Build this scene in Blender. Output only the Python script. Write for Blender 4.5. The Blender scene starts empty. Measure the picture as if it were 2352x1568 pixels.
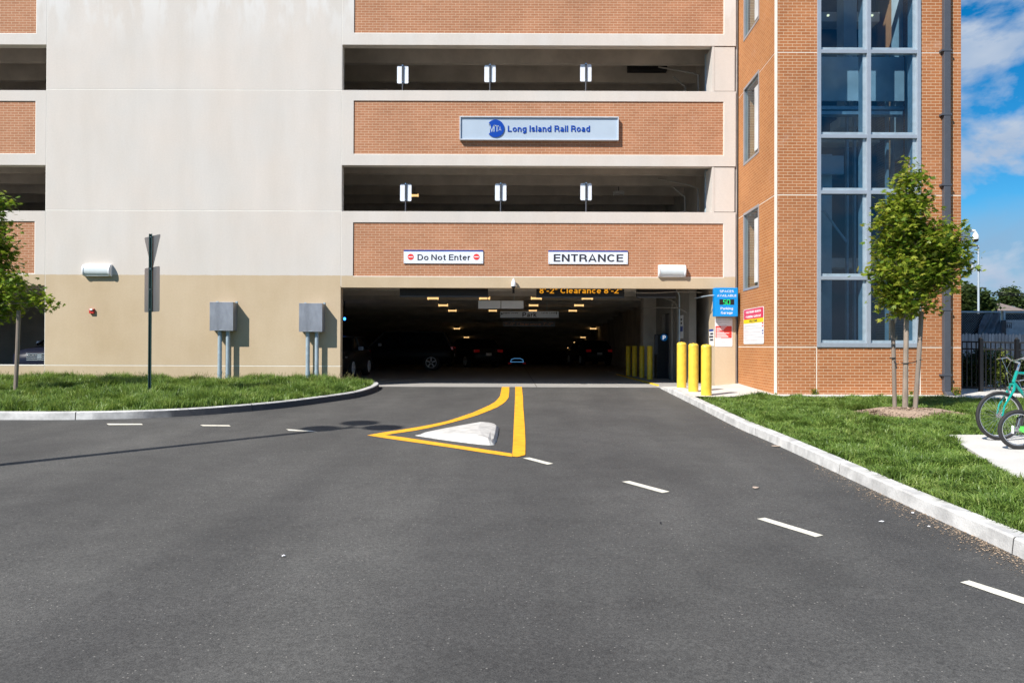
import bpy, bmesh, math, random
import numpy as np
from mathutils import Vector, Matrix
random.seed(7); RNG = np.random.default_rng(11)
SC = bpy.context.scene
COL = SC.collection
# ------------------------------------------------------------------ camera
FPX = 1708.0                                    # focal length for a 2352 px wide picture
cam_d = bpy.data.cameras.new("camera"); cam = bpy.data.objects.new("camera", cam_d); COL.objects.link(cam)
cam_d.sensor_width = 36.0; cam_d.lens = FPX / 2352 * 36.0
cam_d.clip_start = 0.05; cam_d.clip_end = 3000
CAMPOS = Vector((0.0, -20.0, 1.1))
CR = Matrix.Rotation(math.radians(90) + 0.0062, 3, 'X') @ Matrix.Rotation(0.0035, 3, 'Z')
cam.matrix_world = Matrix.Translation(CAMPOS) @ CR.to_4x4()
SC.camera = cam
# ------------------------------------------------------------------ light
SUN_T = Vector((1.06, 1.0, -1.40)).normalized()  # direction in which the sunlight travels
SUN_EL = math.asin(-SUN_T.z)
sd = bpy.data.lights.new("sun", 'SUN'); sun = bpy.data.objects.new("sun", sd); COL.objects.link(sun)
sd.energy = 4.8; sd.angle = math.radians(0.53); sd.color = (1.0, 0.955, 0.89)
sun.rotation_euler = SUN_T.to_track_quat('-Z', 'Y').to_euler(); sun.location = (-20, -30, 40)
SC.view_settings.view_transform = 'Standard'; SC.view_settings.look = 'None'
SC.view_settings.exposure = 0.55; SC.view_settings.gamma = 1.0; SC.view_settings.use_curve_mapping = False
W = bpy.data.worlds.new("World"); SC.world = W; W.use_nodes = True
CLX, CLZ = 5.1, 0.82
def build_world():
    nt = W.node_tree; nt.nodes.clear(); N = nt.nodes.new; L = nt.links.new
    out = N('ShaderNodeOutputWorld'); bg = N('ShaderNodeBackground'); bg.inputs[1].default_value = 0.070
    sky = N('ShaderNodeTexSky'); sky.sky_type = 'NISHITA'; sky.sun_disc = False
    sky.sun_elevation = SUN_EL
    sx, sy = -SUN_T.x, -SUN_T.y
    sky.sun_rotation = math.atan2(sx, sy)
    sky.air_density = 1.0; sky.dust_density = 0.0; sky.ozone_density = 2.4; sky.altitude = 0
    hsv = N('ShaderNodeHueSaturation'); hsv.inputs['Saturation'].default_value = 1.5; hsv.inputs['Value'].default_value = 1.0
    hsv.inputs['Hue'].default_value = 0.49
    L(sky.outputs[0], hsv.inputs['Color'])
    tc = N('ShaderNodeTexCoord')
    sep = N('ShaderNodeSeparateXYZ'); L(tc.outputs['Generated'], sep.inputs[0])
    mp = N('ShaderNodeMapping'); mp.inputs['Scale'].default_value = (5.0, 5.0, 9.5); mp.inputs['Location'].default_value = (CLX, 1.7, CLZ)
    L(tc.outputs['Generated'], mp.inputs[0])
    n1 = N('ShaderNodeTexNoise'); n1.inputs['Scale'].default_value = 1.0; n1.inputs['Detail'].default_value = 9; n1.inputs['Roughness'].default_value = 0.56
    n1.inputs['Distortion'].default_value = 0.25
    L(mp.outputs[0], n1.inputs['Vector'])
    cr = N('ShaderNodeValToRGB'); cr.color_ramp.elements[0].position = 0.50; cr.color_ramp.elements[1].position = 0.60
    L(n1.outputs[0], cr.inputs[0])
    # cloud shading from a second sample, a little lower in the cloud
    mp2 = N('ShaderNodeMapping'); mp2.inputs['Scale'].default_value = (5.0, 5.0, 9.5); mp2.inputs['Location'].default_value = (CLX, 1.7, CLZ+.22)
    L(tc.outputs['Generated'], mp2.inputs[0])
    n2 = N('ShaderNodeTexNoise'); n2.inputs['Scale'].default_value = 1.0; n2.inputs['Detail'].default_value = 5; L(mp2.outputs[0], n2.inputs['Vector'])
    cc = N('ShaderNodeValToRGB'); cc.color_ramp.elements[0].position = 0.35; cc.color_ramp.elements[0].color = (6.6, 7.1, 7.9, 1)
    cc.color_ramp.elements[1].position = 0.7; cc.color_ramp.elements[1].color = (3.0, 4.3, 6.3, 1)
    L(n2.outputs[0], cc.inputs[0])
    mx = N('ShaderNodeMix'); mx.data_type = 'RGBA'
    tn = N('ShaderNodeMix'); tn.data_type = 'RGBA'; tn.blend_type = 'MULTIPLY'; tn.inputs['Factor'].default_value = 1; tn.inputs['B'].default_value = (.66, 1.0, 1.15, 1); L(hsv.outputs[0], tn.inputs['A'])
    # low bank of thin grey-blue cloud above the horizon
    bd = N('ShaderNodeValToRGB'); bd.color_ramp.elements[0].position = 0.0; bd.color_ramp.elements[0].color = (.85,.85,.85,1); bd.color_ramp.elements[1].position = .165; bd.color_ramp.elements[1].color = (0,0,0,1)
    e = bd.color_ramp.elements.new(.115); e.color = (.8,.8,.8,1)
    ma = N('ShaderNodeMath'); ma.operation = 'MULTIPLY_ADD'; ma.inputs[1].default_value = .09; L(n1.outputs[0], ma.inputs[0]); L(sep.outputs['Z'], ma.inputs[2])
    mb_ = N('ShaderNodeMath'); mb_.operation = 'SUBTRACT'; mb_.inputs[1].default_value = .045; L(ma.outputs[0], mb_.inputs[0]); L(mb_.outputs[0], bd.inputs[0])
    bk = N('ShaderNodeMix'); bk.data_type = 'RGBA'; bk.inputs['B'].default_value = (2.8, 4.2, 6.1, 1); L(bd.outputs[0], bk.inputs['Factor']); L(tn.outputs['Result'], bk.inputs['A'])
    L(cr.outputs[0], mx.inputs['Factor']); L(bk.outputs['Result'], mx.inputs['A']); L(cc.outputs[0], mx.inputs['B'])
    L(mx.outputs['Result'], bg.inputs[0]); L(bg.outputs[0], out.inputs[0])
build_world()
SC.cycles.diffuse_bounces = 3
# ------------------------------------------------------------------ picture -> place helpers
def ray(x, y):
    return CR @ Vector(((x - 1176) / FPX, (784 - y) / FPX, -1.0))
def onY(x, y, Y=0.0):
    r = ray(x, y); return CAMPOS + r * ((Y - CAMPOS.y) / r.y)
def onX(x, y, X):
    r = ray(x, y); return CAMPOS + r * ((X - CAMPOS.x) / r.x)
def onZ(x, y, Z):
    r = ray(x, y); return CAMPOS + r * ((Z - CAMPOS.z) / r.z)
SL = 0.03                                        # the drive rises 3 % towards the building
def gz(y): return SL * y if y < 0 else 0.0
def onG(x, y, off=0.0):
    r = ray(x, y)                                # plane z = SL*y + off
    t = (SL * CAMPOS.y + off - CAMPOS.z) / (r.z - SL * r.y)
    return CAMPOS + r * t
def XW(x, y=500, Y=0.0): return onY(x, y, Y).x
def ZW(y, x=1237, Y=0.0): return onY(x, y, Y).z
# ------------------------------------------------------------------ object helpers
def tag(o, label=None, cat=None, group=None, kind=None):
    if label: o['label'] = label
    if cat: o['category'] = cat
    if group: o['group'] = group
    if kind: o['kind'] = kind
    return o
def thing(name, loc, label, cat, group=None, rz=0.0):
    o = bpy.data.objects.new(name, None); COL.objects.link(o); o.location = loc; o.rotation_euler = (0, 0, rz)
    o.empty_display_size = 0.2
    return tag(o, label, cat, group)
def root_loc(p):
    while p.parent: p = p.parent
    return Vector(p.location)
class MB:
    def __init__(s): s.v = []; s.f = []
    def add(s, vs, fs):
        n = len(s.v); s.v += [tuple(v) for v in vs]; s.f += [tuple(i + n for i in f) for f in fs]; return s
    def box(s, x0, x1, y0, y1, z0, z1):
        x0, x1 = min(x0, x1), max(x0, x1); y0, y1 = min(y0, y1), max(y0, y1); z0, z1 = min(z0, z1), max(z0, z1)
        return s.add([(x0,y0,z0),(x1,y0,z0),(x1,y1,z0),(x0,y1,z0),(x0,y0,z1),(x1,y0,z1),(x1,y1,z1),(x0,y1,z1)],
                     [(0,3,2,1),(4,5,6,7),(0,1,5,4),(1,2,6,5),(2,3,7,6),(3,0,4,7)])
    def obox(s, c, ax, ay, az):                  # centre and three half-axis vectors
        c, ax, ay, az = map(Vector, (c, ax, ay, az)); vs = []
        for k in (-1, 1):
            for (i, j) in ((-1,-1),(1,-1),(1,1),(-1,1)): vs.append(c + ax*i + ay*j + az*k)
        return s.add(vs, [(0,3,2,1),(4,5,6,7),(0,1,5,4),(1,2,6,5),(2,3,7,6),(3,0,4,7)])
    def beam(s, p0, p1, w, h=None, up=(0,0,1)):
        p0, p1 = Vector(p0), Vector(p1); h = h or w; d = p1 - p0; dn = d.normalized()
        u = Vector(up)
        if abs(dn.dot(u)) > .98: u = Vector((0, 1, 0))
        sd_ = dn.cross(u).normalized(); u = sd_.cross(dn)
        return s.obox((p0+p1)/2, sd_*w/2, u*h/2, d/2)
    def cyl(s, p0, p1, r, n=12, r2=None, cap=True):
        p0, p1 = Vector(p0), Vector(p1); r2 = r if r2 is None else r2
        d = (p1-p0).normalized(); u = Vector((0,0,1)) if abs(d.z) < .9 else Vector((1,0,0))
        a = d.cross(u).normalized(); b = d.cross(a); vs = []
        for (p, q) in ((p0, r), (p1, r2)):
            for i in range(n):
                t = 2*math.pi*i/n; vs.append(p + a*(q*math.cos(t)) + b*(q*math.sin(t)))
        fs = [(i, (i+1) % n, n+(i+1) % n, n+i) for i in range(n)]
        if cap: fs += [tuple(range(n-1, -1, -1)), tuple(range(n, 2*n))]
        return s.add(vs, fs)
    def tube(s, pts, r, n=8):                    # smooth swept tube; r number or list
        P = [Vector(p) for p in pts]; R = r if isinstance(r, (list, tuple)) else [r]*len(P); vs = []
        pa = None
        for k, p in enumerate(P):
            d = (P[min(k+1, len(P)-1)] - P[max(k-1, 0)]).normalized()
            if pa is None: u = Vector((0,0,1)) if abs(d.z) < .9 else Vector((1,0,0)); a = d.cross(u).normalized()
            else: a = (pa - d*pa.dot(d)).normalized()
            pa = a; b = d.cross(a)
            for i in range(n):
                t = 2*math.pi*i/n; vs.append(p + a*(R[k]*math.cos(t)) + b*(R[k]*math.sin(t)))
        fs = []
        for k in range(len(P)-1):
            for i in range(n): fs.append((k*n+i, k*n+(i+1) % n, (k+1)*n+(i+1) % n, (k+1)*n+i))
        fs += [tuple(range(n-1, -1, -1)), tuple(range((len(P)-1)*n, len(P)*n))]
        return s.add(vs, fs)
    def lathe(s, c, prof, n=20, axis='Z'):       # prof: (radius, height)
        c = Vector(c); vs = []
        for (r, h) in prof:
            for i in range(n):
                t = 2*math.pi*i/n
                q = {'Z': Vector((r*math.cos(t), r*math.sin(t), h)), 'Y': Vector((r*math.cos(t), h, r*math.sin(t))), 'X': Vector((h, r*math.cos(t), r*math.sin(t)))}[axis]
                vs.append(c+q)
        fs = []
        for k in range(len(prof)-1):
            for i in range(n): fs.append((k*n+i, k*n+(i+1) % n, (k+1)*n+(i+1) % n, (k+1)*n+i))
        fs += [tuple(range(n-1, -1, -1)), tuple(range((len(prof)-1)*n, len(prof)*n))]
        return s.add(vs, fs)
    def torus(s, c, R, r, n=40, m=10, axis='Y', sq=1.0):
        c = Vector(c); vs = []
        for i in range(n):
            t = 2*math.pi*i/n
            for j in range(m):
                p = 2*math.pi*j/m; q = R + r*math.cos(p); h = r*sq*math.sin(p)
                vs.append(c + {'Y': Vector((q*math.cos(t), h, q*math.sin(t))), 'Z': Vector((q*math.cos(t), q*math.sin(t), h)), 'X': Vector((h, q*math.cos(t), q*math.sin(t)))}[axis])
        fs = [(i*m+j, ((i+1) % n)*m+j, ((i+1) % n)*m+(j+1) % m, i*m+(j+1) % m) for i in range(n) for j in range(m)]
        return s.add(vs, fs)
    def prism(s, poly, vec):                     # extrude a planar polygon (3-D points) along vec
        P = [Vector(p) for p in poly]; v = Vector(vec); n = len(P)
        return s.add(P + [p+v for p in P], [tuple(range(n)), tuple(range(2*n-1, n-1, -1))] + [(i, i+n, (i+1) % n+n, (i+1) % n) for i in range(n)])
    def face(s, pts): return s.add(pts, [tuple(range(len(pts)))])
    def build(s, name, m, parent=None, bevel=0.0, smooth=False, local=False, label=None, origin=None, seg=2, angle=35, split=False):
        if split:
            return s.build_split(name, m, parent, bevel, smooth, local, label)
        me = bpy.data.meshes.new(name)
        off = Vector((0,0,0))
        if parent is not None and not local: off = root_loc(parent)
        if origin is not None: off = Vector(origin)
        vs = [(v[0]-off.x, v[1]-off.y, v[2]-off.z) for v in s.v] if off.length else s.v
        me.from_pydata(vs, [], s.f)
        bm = bmesh.new(); bm.from_mesh(me); bmesh.ops.recalc_face_normals(bm, faces=bm.faces)
        bm.to_mesh(me); bm.free()
        o = bpy.data.objects.new(name, me); COL.objects.link(o)
        if m is not None: me.materials.append(m)
        if parent is not None: o.parent = parent
        elif origin is not None: o.location = off
        if smooth:
            for p in me.polygons: p.use_smooth = True
            try: me.set_sharp_from_angle(angle=math.radians(angle))
            except Exception: pass
        if bevel > 0:
            b = o.modifiers.new("bevel", 'BEVEL'); b.width = bevel; b.segments = seg; b.limit_method = 'ANGLE'; b.angle_limit = math.radians(30)
        if label: o['label'] = label
        return o
def _split(s, name, m, parent, bevel, smooth, local, label):
    par = list(range(len(s.v)))
    def fd(i):
        while par[i] != i: par[i] = par[par[i]]; i = par[i]
        return i
    for f in s.f:
        for k in f[1:]:
            a, b = fd(f[0]), fd(k)
            if a != b: par[a] = b
    grp = {}
    for f in s.f: grp.setdefault(fd(f[0]), []).append(f)
    last = None
    for fs in grp.values():
        ids = sorted({i for f in fs for i in f}); mp = {i: k for k, i in enumerate(ids)}
        q = MB(); q.v = [s.v[i] for i in ids]; q.f = [tuple(mp[i] for i in f) for f in fs]
        last = q.build(name, m, parent, bevel, smooth, local, label)
    return last
MB.build_split = _split
def copy_tree(o, parent=None):
    c = o.copy(); COL.objects.link(c)
    if parent is not None: c.parent = parent
    for ch in list(o.children): copy_tree(ch, c)
    return c
def sc_inherit(): pass
# ------------------------------------------------------------------ materials
def nmat(name):
    m = bpy.data.materials.new(name); m.use_nodes = True; nt = m.node_tree
    return m, nt, nt.nodes['Principled BSDF']
def surf(name, col, rough=0.6, var=0.12, scale=4.0, bump=0.0, bscale=60.0, metal=0.0, spec=0.5, col2=None, stretch=(1,1,1), coat=0.0, island=0.0, emit=None, es=0.0, detail=5, world=False, thr=(0.35, 0.65)):
    m, nt, P = nmat(name); N = nt.nodes.new; L = nt.links.new
    P.inputs['Roughness'].default_value = rough; P.inputs['Metallic'].default_value = metal
    P.inputs['Specular IOR Level'].default_value = spec; P.inputs['Coat Weight'].default_value = coat
    c = tuple(col) + (1,)
    if world: src = N('ShaderNodeNewGeometry').outputs['Position']
    else: src = N('ShaderNodeTexCoord').outputs['Object']
    mp = N('ShaderNodeMapping'); mp.inputs['Scale'].default_value = stretch; L(src, mp.inputs[0])
    n = N('ShaderNodeTexNoise'); n.inputs['Scale'].default_value = scale; n.inputs['Detail'].default_value = detail; n.inputs['Roughness'].default_value = 0.6
    L(mp.outputs[0], n.inputs['Vector'])
    r = N('ShaderNodeValToRGB'); r.color_ramp.elements[0].position = thr[0]; r.color_ramp.elements[1].position = thr[1]
    a = col; b = col2 or col
    r.color_ramp.elements[0].color = tuple(x*(1-var) for x in a) + (1,); r.color_ramp.elements[1].color = tuple(min(1, x*(1+var)) for x in b) + (1,)
    L(n.outputs[0], r.inputs[0]); outc = r.outputs[0]
    if island > 0:
        g = N('ShaderNodeNewGeometry'); h = N('ShaderNodeHueSaturation')
        mr = N('ShaderNodeMapRange'); mr.inputs['To Min'].default_value = 1-island; mr.inputs['To Max'].default_value = 1+island
        L(g.outputs['Random Per Island'], mr.inputs[0]); L(mr.outputs[0], h.inputs['Value']); L(outc, h.inputs['Color'])
        outc = h.outputs[0]
    L(outc, P.inputs['Base Color'])
    if bump > 0:
        n2 = N('ShaderNodeTexNoise'); n2.inputs['Scale'].default_value = bscale; n2.inputs['Detail'].default_value = 3
        L(src, n2.inputs['Vector']); b_ = N('ShaderNodeBump'); b_.inputs['Strength'].default_value = min(1, bump); b_.inputs['Distance'].default_value = 0.01*max(1, bump)
        L(n2.outputs[0], b_.inputs['Height']); L(b_.outputs[0], P.inputs['Normal'])
    if emit: P.inputs['Emission Color'].default_value = tuple(emit)+(1,); P.inputs['Emission Strength'].default_value = es
    return m
def concrete_facade(name='facade_concrete', zline=2.98):
    m, nt, P = nmat(name); N = nt.nodes.new; L = nt.links.new
    g = N('ShaderNodeNewGeometry'); sep = N('ShaderNodeSeparateXYZ'); L(g.outputs['Position'], sep.inputs[0])
    def noise(scale, st, det=5, rough=.6):
        mp = N('ShaderNodeMapping'); mp.inputs['Scale'].default_value = st; L(g.outputs['Position'], mp.inputs[0])
        n = N('ShaderNodeTexNoise'); n.inputs['Scale'].default_value = scale; n.inputs['Detail'].default_value = det; n.inputs['Roughness'].default_value = rough
        L(mp.outputs[0], n.inputs['Vector']); return n
    def ramp(src, p0, p1, c0, c1):
        r = N('ShaderNodeValToRGB'); r.color_ramp.elements[0].position = p0; r.color_ramp.elements[1].position = p1
        r.color_ramp.elements[0].color = c0+(1,); r.color_ramp.elements[1].color = c1+(1,); L(src, r.inputs[0]); return r.outputs[0]
    base_hi = ramp(noise(0.55, (1, 1, 1)).outputs[0], .38, .62, (.600, .565, .525), (.625, .572, .52))
    base_lo = ramp(noise(0.6, (1, 1, 1)).outputs[0], .35, .65, (.505, .395, .262), (.55, .44, .305))
    ml = N('ShaderNodeMath'); ml.operation = 'MULTIPLY_ADD'; ml.inputs[1].default_value = 0.035; L(noise(6, (1, 1, .2)).outputs[0], ml.inputs[0]); L(sep.outputs['Z'], ml.inputs[2])
    gt = N('ShaderNodeMath'); gt.operation = 'GREATER_THAN'; gt.inputs[1].default_value = zline + 0.017; L(ml.outputs[0], gt.inputs[0])
    mx = N('ShaderNodeMix'); mx.data_type = 'RGBA'; L(gt.outputs[0], mx.inputs['Factor']); L(base_lo, mx.inputs['A']); L(base_hi, mx.inputs['B'])
    # weathering: vertical streaks and fine mottling
    st = ramp(noise(1.0, (1.5, 1.5, .35), 7, .6).outputs[0], .28, .70, (.95, .935, .915), (1.03, 1.03, 1.03))
    m2 = N('ShaderNodeMix'); m2.data_type = 'RGBA'; m2.blend_type = 'MULTIPLY'; m2.inputs['Factor'].default_value = 1; L(mx.outputs['Result'], m2.inputs['A']); L(st, m2.inputs['B'])
    fn = ramp(noise(22, (1, 1, 1), 6, .7).outputs[0], .3, .7, (.95, .95, .95), (1.03, 1.03, 1.03))
    m3 = N('ShaderNodeMix'); m3.data_type = 'RGBA'; m3.blend_type = 'MULTIPLY'; m3.inputs['Factor'].default_value = 1; L(m2.outputs['Result'], m3.inputs['A']); L(fn, m3.inputs['B'])
    # pale washed patches high on the wall
    wn = ramp(noise(1.0, (1.5, 1.5, .5), 7, .6).outputs[0], .47, .56, (0, 0, 0), (1, 1, 1))
    hi = N('ShaderNodeMapRange'); hi.inputs['From Min'].default_value = 9.0; hi.inputs['From Max'].default_value = 10.8; L(sep.outputs['Z'], hi.inputs[0])
    wm = N('ShaderNodeMath'); wm.operation = 'MULTIPLY'; L(wn, wm.inputs[0]); L(hi.outputs[0], wm.inputs[1])
    m4 = N('ShaderNodeMix'); m4.data_type = 'RGBA'; L(wm.outputs[0], m4.inputs['Factor']); L(m3.outputs['Result'], m4.inputs['A']); m4.inputs['B'].default_value = (.67, .655, .63, 1)
    L(m4.outputs['Result'], P.inputs['Base Color'])
    P.inputs['Roughness'].default_value = .85; P.inputs['Specular IOR Level'].default_value = .25
    b = N('ShaderNodeBump'); b.inputs['Strength'].default_value = .25; b.inputs['Distance'].default_value = .006; L(noise(45, (1, 1, 1), 4).outputs[0], b.inputs['Height']); L(b.outputs[0], P.inputs['Normal'])
    return m
def brick(name, side=False, c1=(.43,.185,.088), c2=(.375,.155,.072), mortar=(.66,.50,.36), msize=.0098, ox=0.0, oz=0.0):
    m, nt, P = nmat(name); N = nt.nodes.new; L = nt.links.new
    g = N('ShaderNodeNewGeometry'); sep = N('ShaderNodeSeparateXYZ'); L(g.outputs['Position'], sep.inputs[0])
    cb = N('ShaderNodeCombineXYZ'); L(sep.outputs['Y' if side else 'X'], cb.inputs[0]); L(sep.outputs['Z'], cb.inputs[1])
    mp = N('ShaderNodeMapping'); mp.inputs['Location'].default_value = (ox, oz, 0); L(cb.outputs[0], mp.inputs[0])
    t = N('ShaderNodeTexBrick'); L(mp.outputs[0], t.inputs['Vector'])
    t.inputs['Scale'].default_value = 1.0; t.inputs['Brick Width'].default_value = .2032; t.inputs['Row Height'].default_value = .0677
    t.inputs['Mortar Size'].default_value = msize/2; t.inputs['Mortar Smooth'].default_value = .12; t.inputs['Bias'].default_value = 0
    t.inputs['Color1'].default_value = c1+(1,); t.inputs['Color2'].default_value = c2+(1,); t.inputs['Mortar'].default_value = mortar+(1,)
    n = N('ShaderNodeTexNoise'); n.inputs['Scale'].default_value = .9; n.inputs['Detail'].default_value = 4; L(g.outputs['Position'], n.inputs['Vector'])
    r = N('ShaderNodeValToRGB'); r.color_ramp.elements[0].position = .3; r.color_ramp.elements[1].position = .7
    r.color_ramp.elements[0].color = (.90,.88,.86,1); r.color_ramp.elements[1].color = (1.08,1.06,1.04,1); L(n.outputs[0], r.inputs[0])
    m2 = N('ShaderNodeMix'); m2.data_type = 'RGBA'; m2.blend_type = 'MULTIPLY'; m2.inputs['Factor'].default_value = 1; L(t.outputs['Color'], m2.inputs['A']); L(r.outputs[0], m2.inputs['B'])
    # lime bloom, a few pale clouds
    n3 = N('ShaderNodeTexNoise'); n3.inputs['Scale'].default_value = 1.7; n3.inputs['Detail'].default_value = 8; n3.inputs['Roughness'].default_value = .7; L(g.outputs['Position'], n3.inputs['Vector'])
    r3 = N('ShaderNodeValToRGB'); r3.color_ramp.elements[0].position = .60; r3.color_ramp.elements[1].position = .80; r3.color_ramp.elements[1].color = (.35,.35,.35,1); L(n3.outputs[0], r3.inputs[0])
    m4 = N('ShaderNodeMix'); m4.data_type = 'RGBA'; L(r3.outputs[0], m4.inputs['Factor']); L(m2.outputs['Result'], m4.inputs['A']); m4.inputs['B'].default_value = (.55,.40,.32,1)
    L(m4.outputs['Result'], P.inputs['Base Color']); P.inputs['Roughness'].default_value = .8; P.inputs['Specular IOR Level'].default_value = .3
    b = N('ShaderNodeBump'); b.inputs['Strength'].default_value = .5; b.inputs['Distance'].default_value = .006; b.invert = True
    L(t.outputs['Fac'], b.inputs['Height']); L(b.outputs[0], P.inputs['Normal'])
    return m
def asphalt():
    m, nt, P = nmat('asphalt'); N = nt.nodes.new; L = nt.links.new
    g = N('ShaderNodeNewGeometry')
    def noise(scale, det=4, rough=.6, st=(1,1,1)):
        mp = N('ShaderNodeMapping'); mp.inputs['Scale'].default_value = st; L(g.outputs['Position'], mp.inputs[0])
        n = N('ShaderNodeTexNoise'); n.inputs['Scale'].default_value = scale; n.inputs['Detail'].default_value = det; n.inputs['Roughness'].default_value = rough; L(mp.outputs[0], n.inputs['Vector']); return n.outputs[0]
    def ramp(src, p0, p1, c0, c1):
        r = N('ShaderNodeValToRGB'); r.color_ramp.elements[0].position = p0; r.color_ramp.elements[1].position = p1
        r.color_ramp.elements[0].color = c0+(1,); r.color_ramp.elements[1].color = c1+(1,); L(src, r.inputs[0]); return r.outputs[0]
    def mul(a, b):
        x = N('ShaderNodeMix'); x.data_type = 'RGBA'; x.blend_type = 'MULTIPLY'; x.inputs['Factor'].default_value = 1; L(a, x.inputs['A']); L(b, x.inputs['B']); return x.outputs['Result']
    base = ramp(noise(.45, 5, .55), .3, .7, (.0625, .0610, .0590), (.0865, .0845, .0815))
    med = ramp(noise(2.6, 8, .75), .3, .7, (.84, .84, .84), (1.14, 1.14, 1.13))
    fine = mul(ramp(noise(120, 3, .8), .30, .72, (.45, .45, .45), (1.7, 1.69, 1.66)), ramp(noise(38, 3, .7), .32, .70, (.74, .74, .74), (1.28, 1.28, 1.27)))
    x = mul(mul(base, med), fine)
    v = N('ShaderNodeTexVoronoi'); v.inputs['Scale'].default_value = 42; L(g.outputs['Position'], v.inputs['Vector'])
    sp = ramp(v.outputs['Distance'], .14, .24, (1, 1, 1), (0, 0, 0))
    vs = N('ShaderNodeSeparateColor'); L(v.outputs['Color'], vs.inputs[0])
    th = N('ShaderNodeMath'); th.operation = 'GREATER_THAN'; th.inputs[1].default_value = .90; L(vs.outputs[0], th.inputs[0])
    mm = N('ShaderNodeMath'); mm.operation = 'MULTIPLY'; L(sp, mm.inputs[0]); L(th.outputs[0], mm.inputs[1])
    y = N('ShaderNodeMix'); y.data_type = 'RGBA'; L(mm.outputs[0], y.inputs['Factor']); L(x, y.inputs['A']); y.inputs['B'].default_value = (.26, .245, .22, 1)
    # broad tyre-polished tracks
    wv = ramp(noise(1.0, 3, .5, (.9, .16, 1)), .40, .62, (.88, .88, .885), (1.10, 1.10, 1.09))
    L(mul(y.outputs['Result'], wv), P.inputs['Base Color'])
    P.inputs['Roughness'].default_value = .82; P.inputs['Specular IOR Level'].default_value = .35
    b = N('ShaderNodeBump'); b.inputs['Strength'].default_value = .55; b.inputs['Distance'].default_value = .006; L(noise(110, 3, .7), b.inputs['Height']); L(b.outputs[0], P.inputs['Normal'])
    return m
def glass(name, tint=(.50,.66,.72), refl=.16, rough=.0, gl=(.75,.88,1.0), ior=1.5):
    m, nt, P = nmat(name); N = nt.nodes.new; L = nt.links.new; nt.nodes.remove(P)
    out = nt.nodes['Material Output']; tr = N('ShaderNodeBsdfTransparent'); tr.inputs[0].default_value = tint+(1,)
    g = N('ShaderNodeBsdfGlossy'); g.inputs['Roughness'].default_value = rough; g.inputs[0].default_value = gl+(1,)
    fr = N('ShaderNodeFresnel'); fr.inputs[0].default_value = ior
    ad = N('ShaderNodeMath'); ad.operation = 'ADD'; ad.inputs[1].default_value = refl; ad.use_clamp = True; L(fr.outputs[0], ad.inputs[0])
    mx = N('ShaderNodeMixShader'); gm = N('ShaderNodeNewGeometry'); sb = N('ShaderNodeMath'); sb.operation = 'SUBTRACT'; sb.use_clamp = True; L(ad.outputs[0], sb.inputs[0]); L(gm.outputs['Backfacing'], sb.inputs[1])
    L(sb.outputs[0], mx.inputs[0]); L(tr.outputs[0], mx.inputs[1]); L(g.outputs[0], mx.inputs[2]); L(mx.outputs[0], out.inputs[0])
    return m
def foliage(name, cols, trans=.35, rough=.45, isl=True, nscale=1.5, kr=.62, kn=.42):
    m, nt, P = nmat(name); N = nt.nodes.new; L = nt.links.new
    g = N('ShaderNodeNewGeometry'); n = N('ShaderNodeTexNoise'); n.inputs['Scale'].default_value = nscale; n.inputs['Detail'].default_value = 3; L(g.outputs['Position'], n.inputs['Vector'])
    a = N('ShaderNodeMath'); a.operation = 'MULTIPLY_ADD'; a.inputs[1].default_value = kr; L(g.outputs['Random Per Island'], a.inputs[0])
    b = N('ShaderNodeMath'); b.operation = 'MULTIPLY'; b.inputs[1].default_value = kn; L(n.outputs[0], b.inputs[0]); L(b.outputs[0], a.inputs[2])
    if kn > .8:
        c_ = N('ShaderNodeMath'); c_.operation = 'SUBTRACT'; c_.inputs[1].default_value = .12; L(a.outputs[0], c_.inputs[0]); a = c_
    r = N('ShaderNodeValToRGB'); k = len(cols)
    while len(r.color_ramp.elements) < k: r.color_ramp.elements.new(.5)
    for i, c in enumerate(cols): r.color_ramp.elements[i].position = .1+.85*i/(k-1); r.color_ramp.elements[i].color = c+(1,)
    L(a.outputs[0], r.inputs[0]); L(r.outputs[0], P.inputs['Base Color']); P.inputs['Roughness'].default_value = rough; P.inputs['Specular IOR Level'].default_value = .4
    t = N('ShaderNodeBsdfTranslucent'); h = N('ShaderNodeHueSaturation'); h.inputs['Value'].default_value = 1.5; h.inputs['Hue'].default_value = .485; L(r.outputs[0], h.inputs['Color']); L(h.outputs[0], t.inputs[0])
    mx = N('ShaderNodeMixShader'); mx.inputs[0].default_value = trans; L(P.outputs[0], mx.inputs[1]); L(t.outputs[0], mx.inputs[2]); L(mx.outputs[0], nt.nodes['Material Output'].inputs[0])
    return m
M = {}
M['facade'] = concrete_facade()
M['joint'] = surf('caulk', (.78,.75,.68), .8, .05)
M['reveal'] = surf('reveal_gap', (.16,.14,.12), .9, .1)  # plain dark tone, used for the floor joint
M['brick'] = brick('thin_brick', c1=(.43,.198,.105), c2=(.375,.165,.083), mortar=(.60,.43,.30), ox=.03, oz=.012)
M['brick_t'] = brick('tower_brick', c1=(.42,.165,.064), c2=(.35,.130,.048), mortar=(.62,.45,.30), ox=-.05, oz=.0)
M['brick_s'] = brick('tower_brick_side', side=True, c1=(.46,.195,.070), c2=(.40,.160,.056), mortar=(.58,.38,.21), ox=.04)
M['cast'] = surf('cast_stone', (.80,.74,.64), .8, .05)
M['asphalt'] = asphalt()
M['conc_in'] = surf('garage_concrete', (.52,.47,.41), .85, .15, 1.2, .2, 30, world=True)
M['conc_floor'] = surf('garage_floor', (.36,.345,.32), .8, .10, 1.5, .15, 40, world=True)
M['sidewalk'] = surf('sidewalk_concrete', (.60,.575,.53), .85, .08, 1.4, .25, 70, world=True, detail=8)
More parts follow.
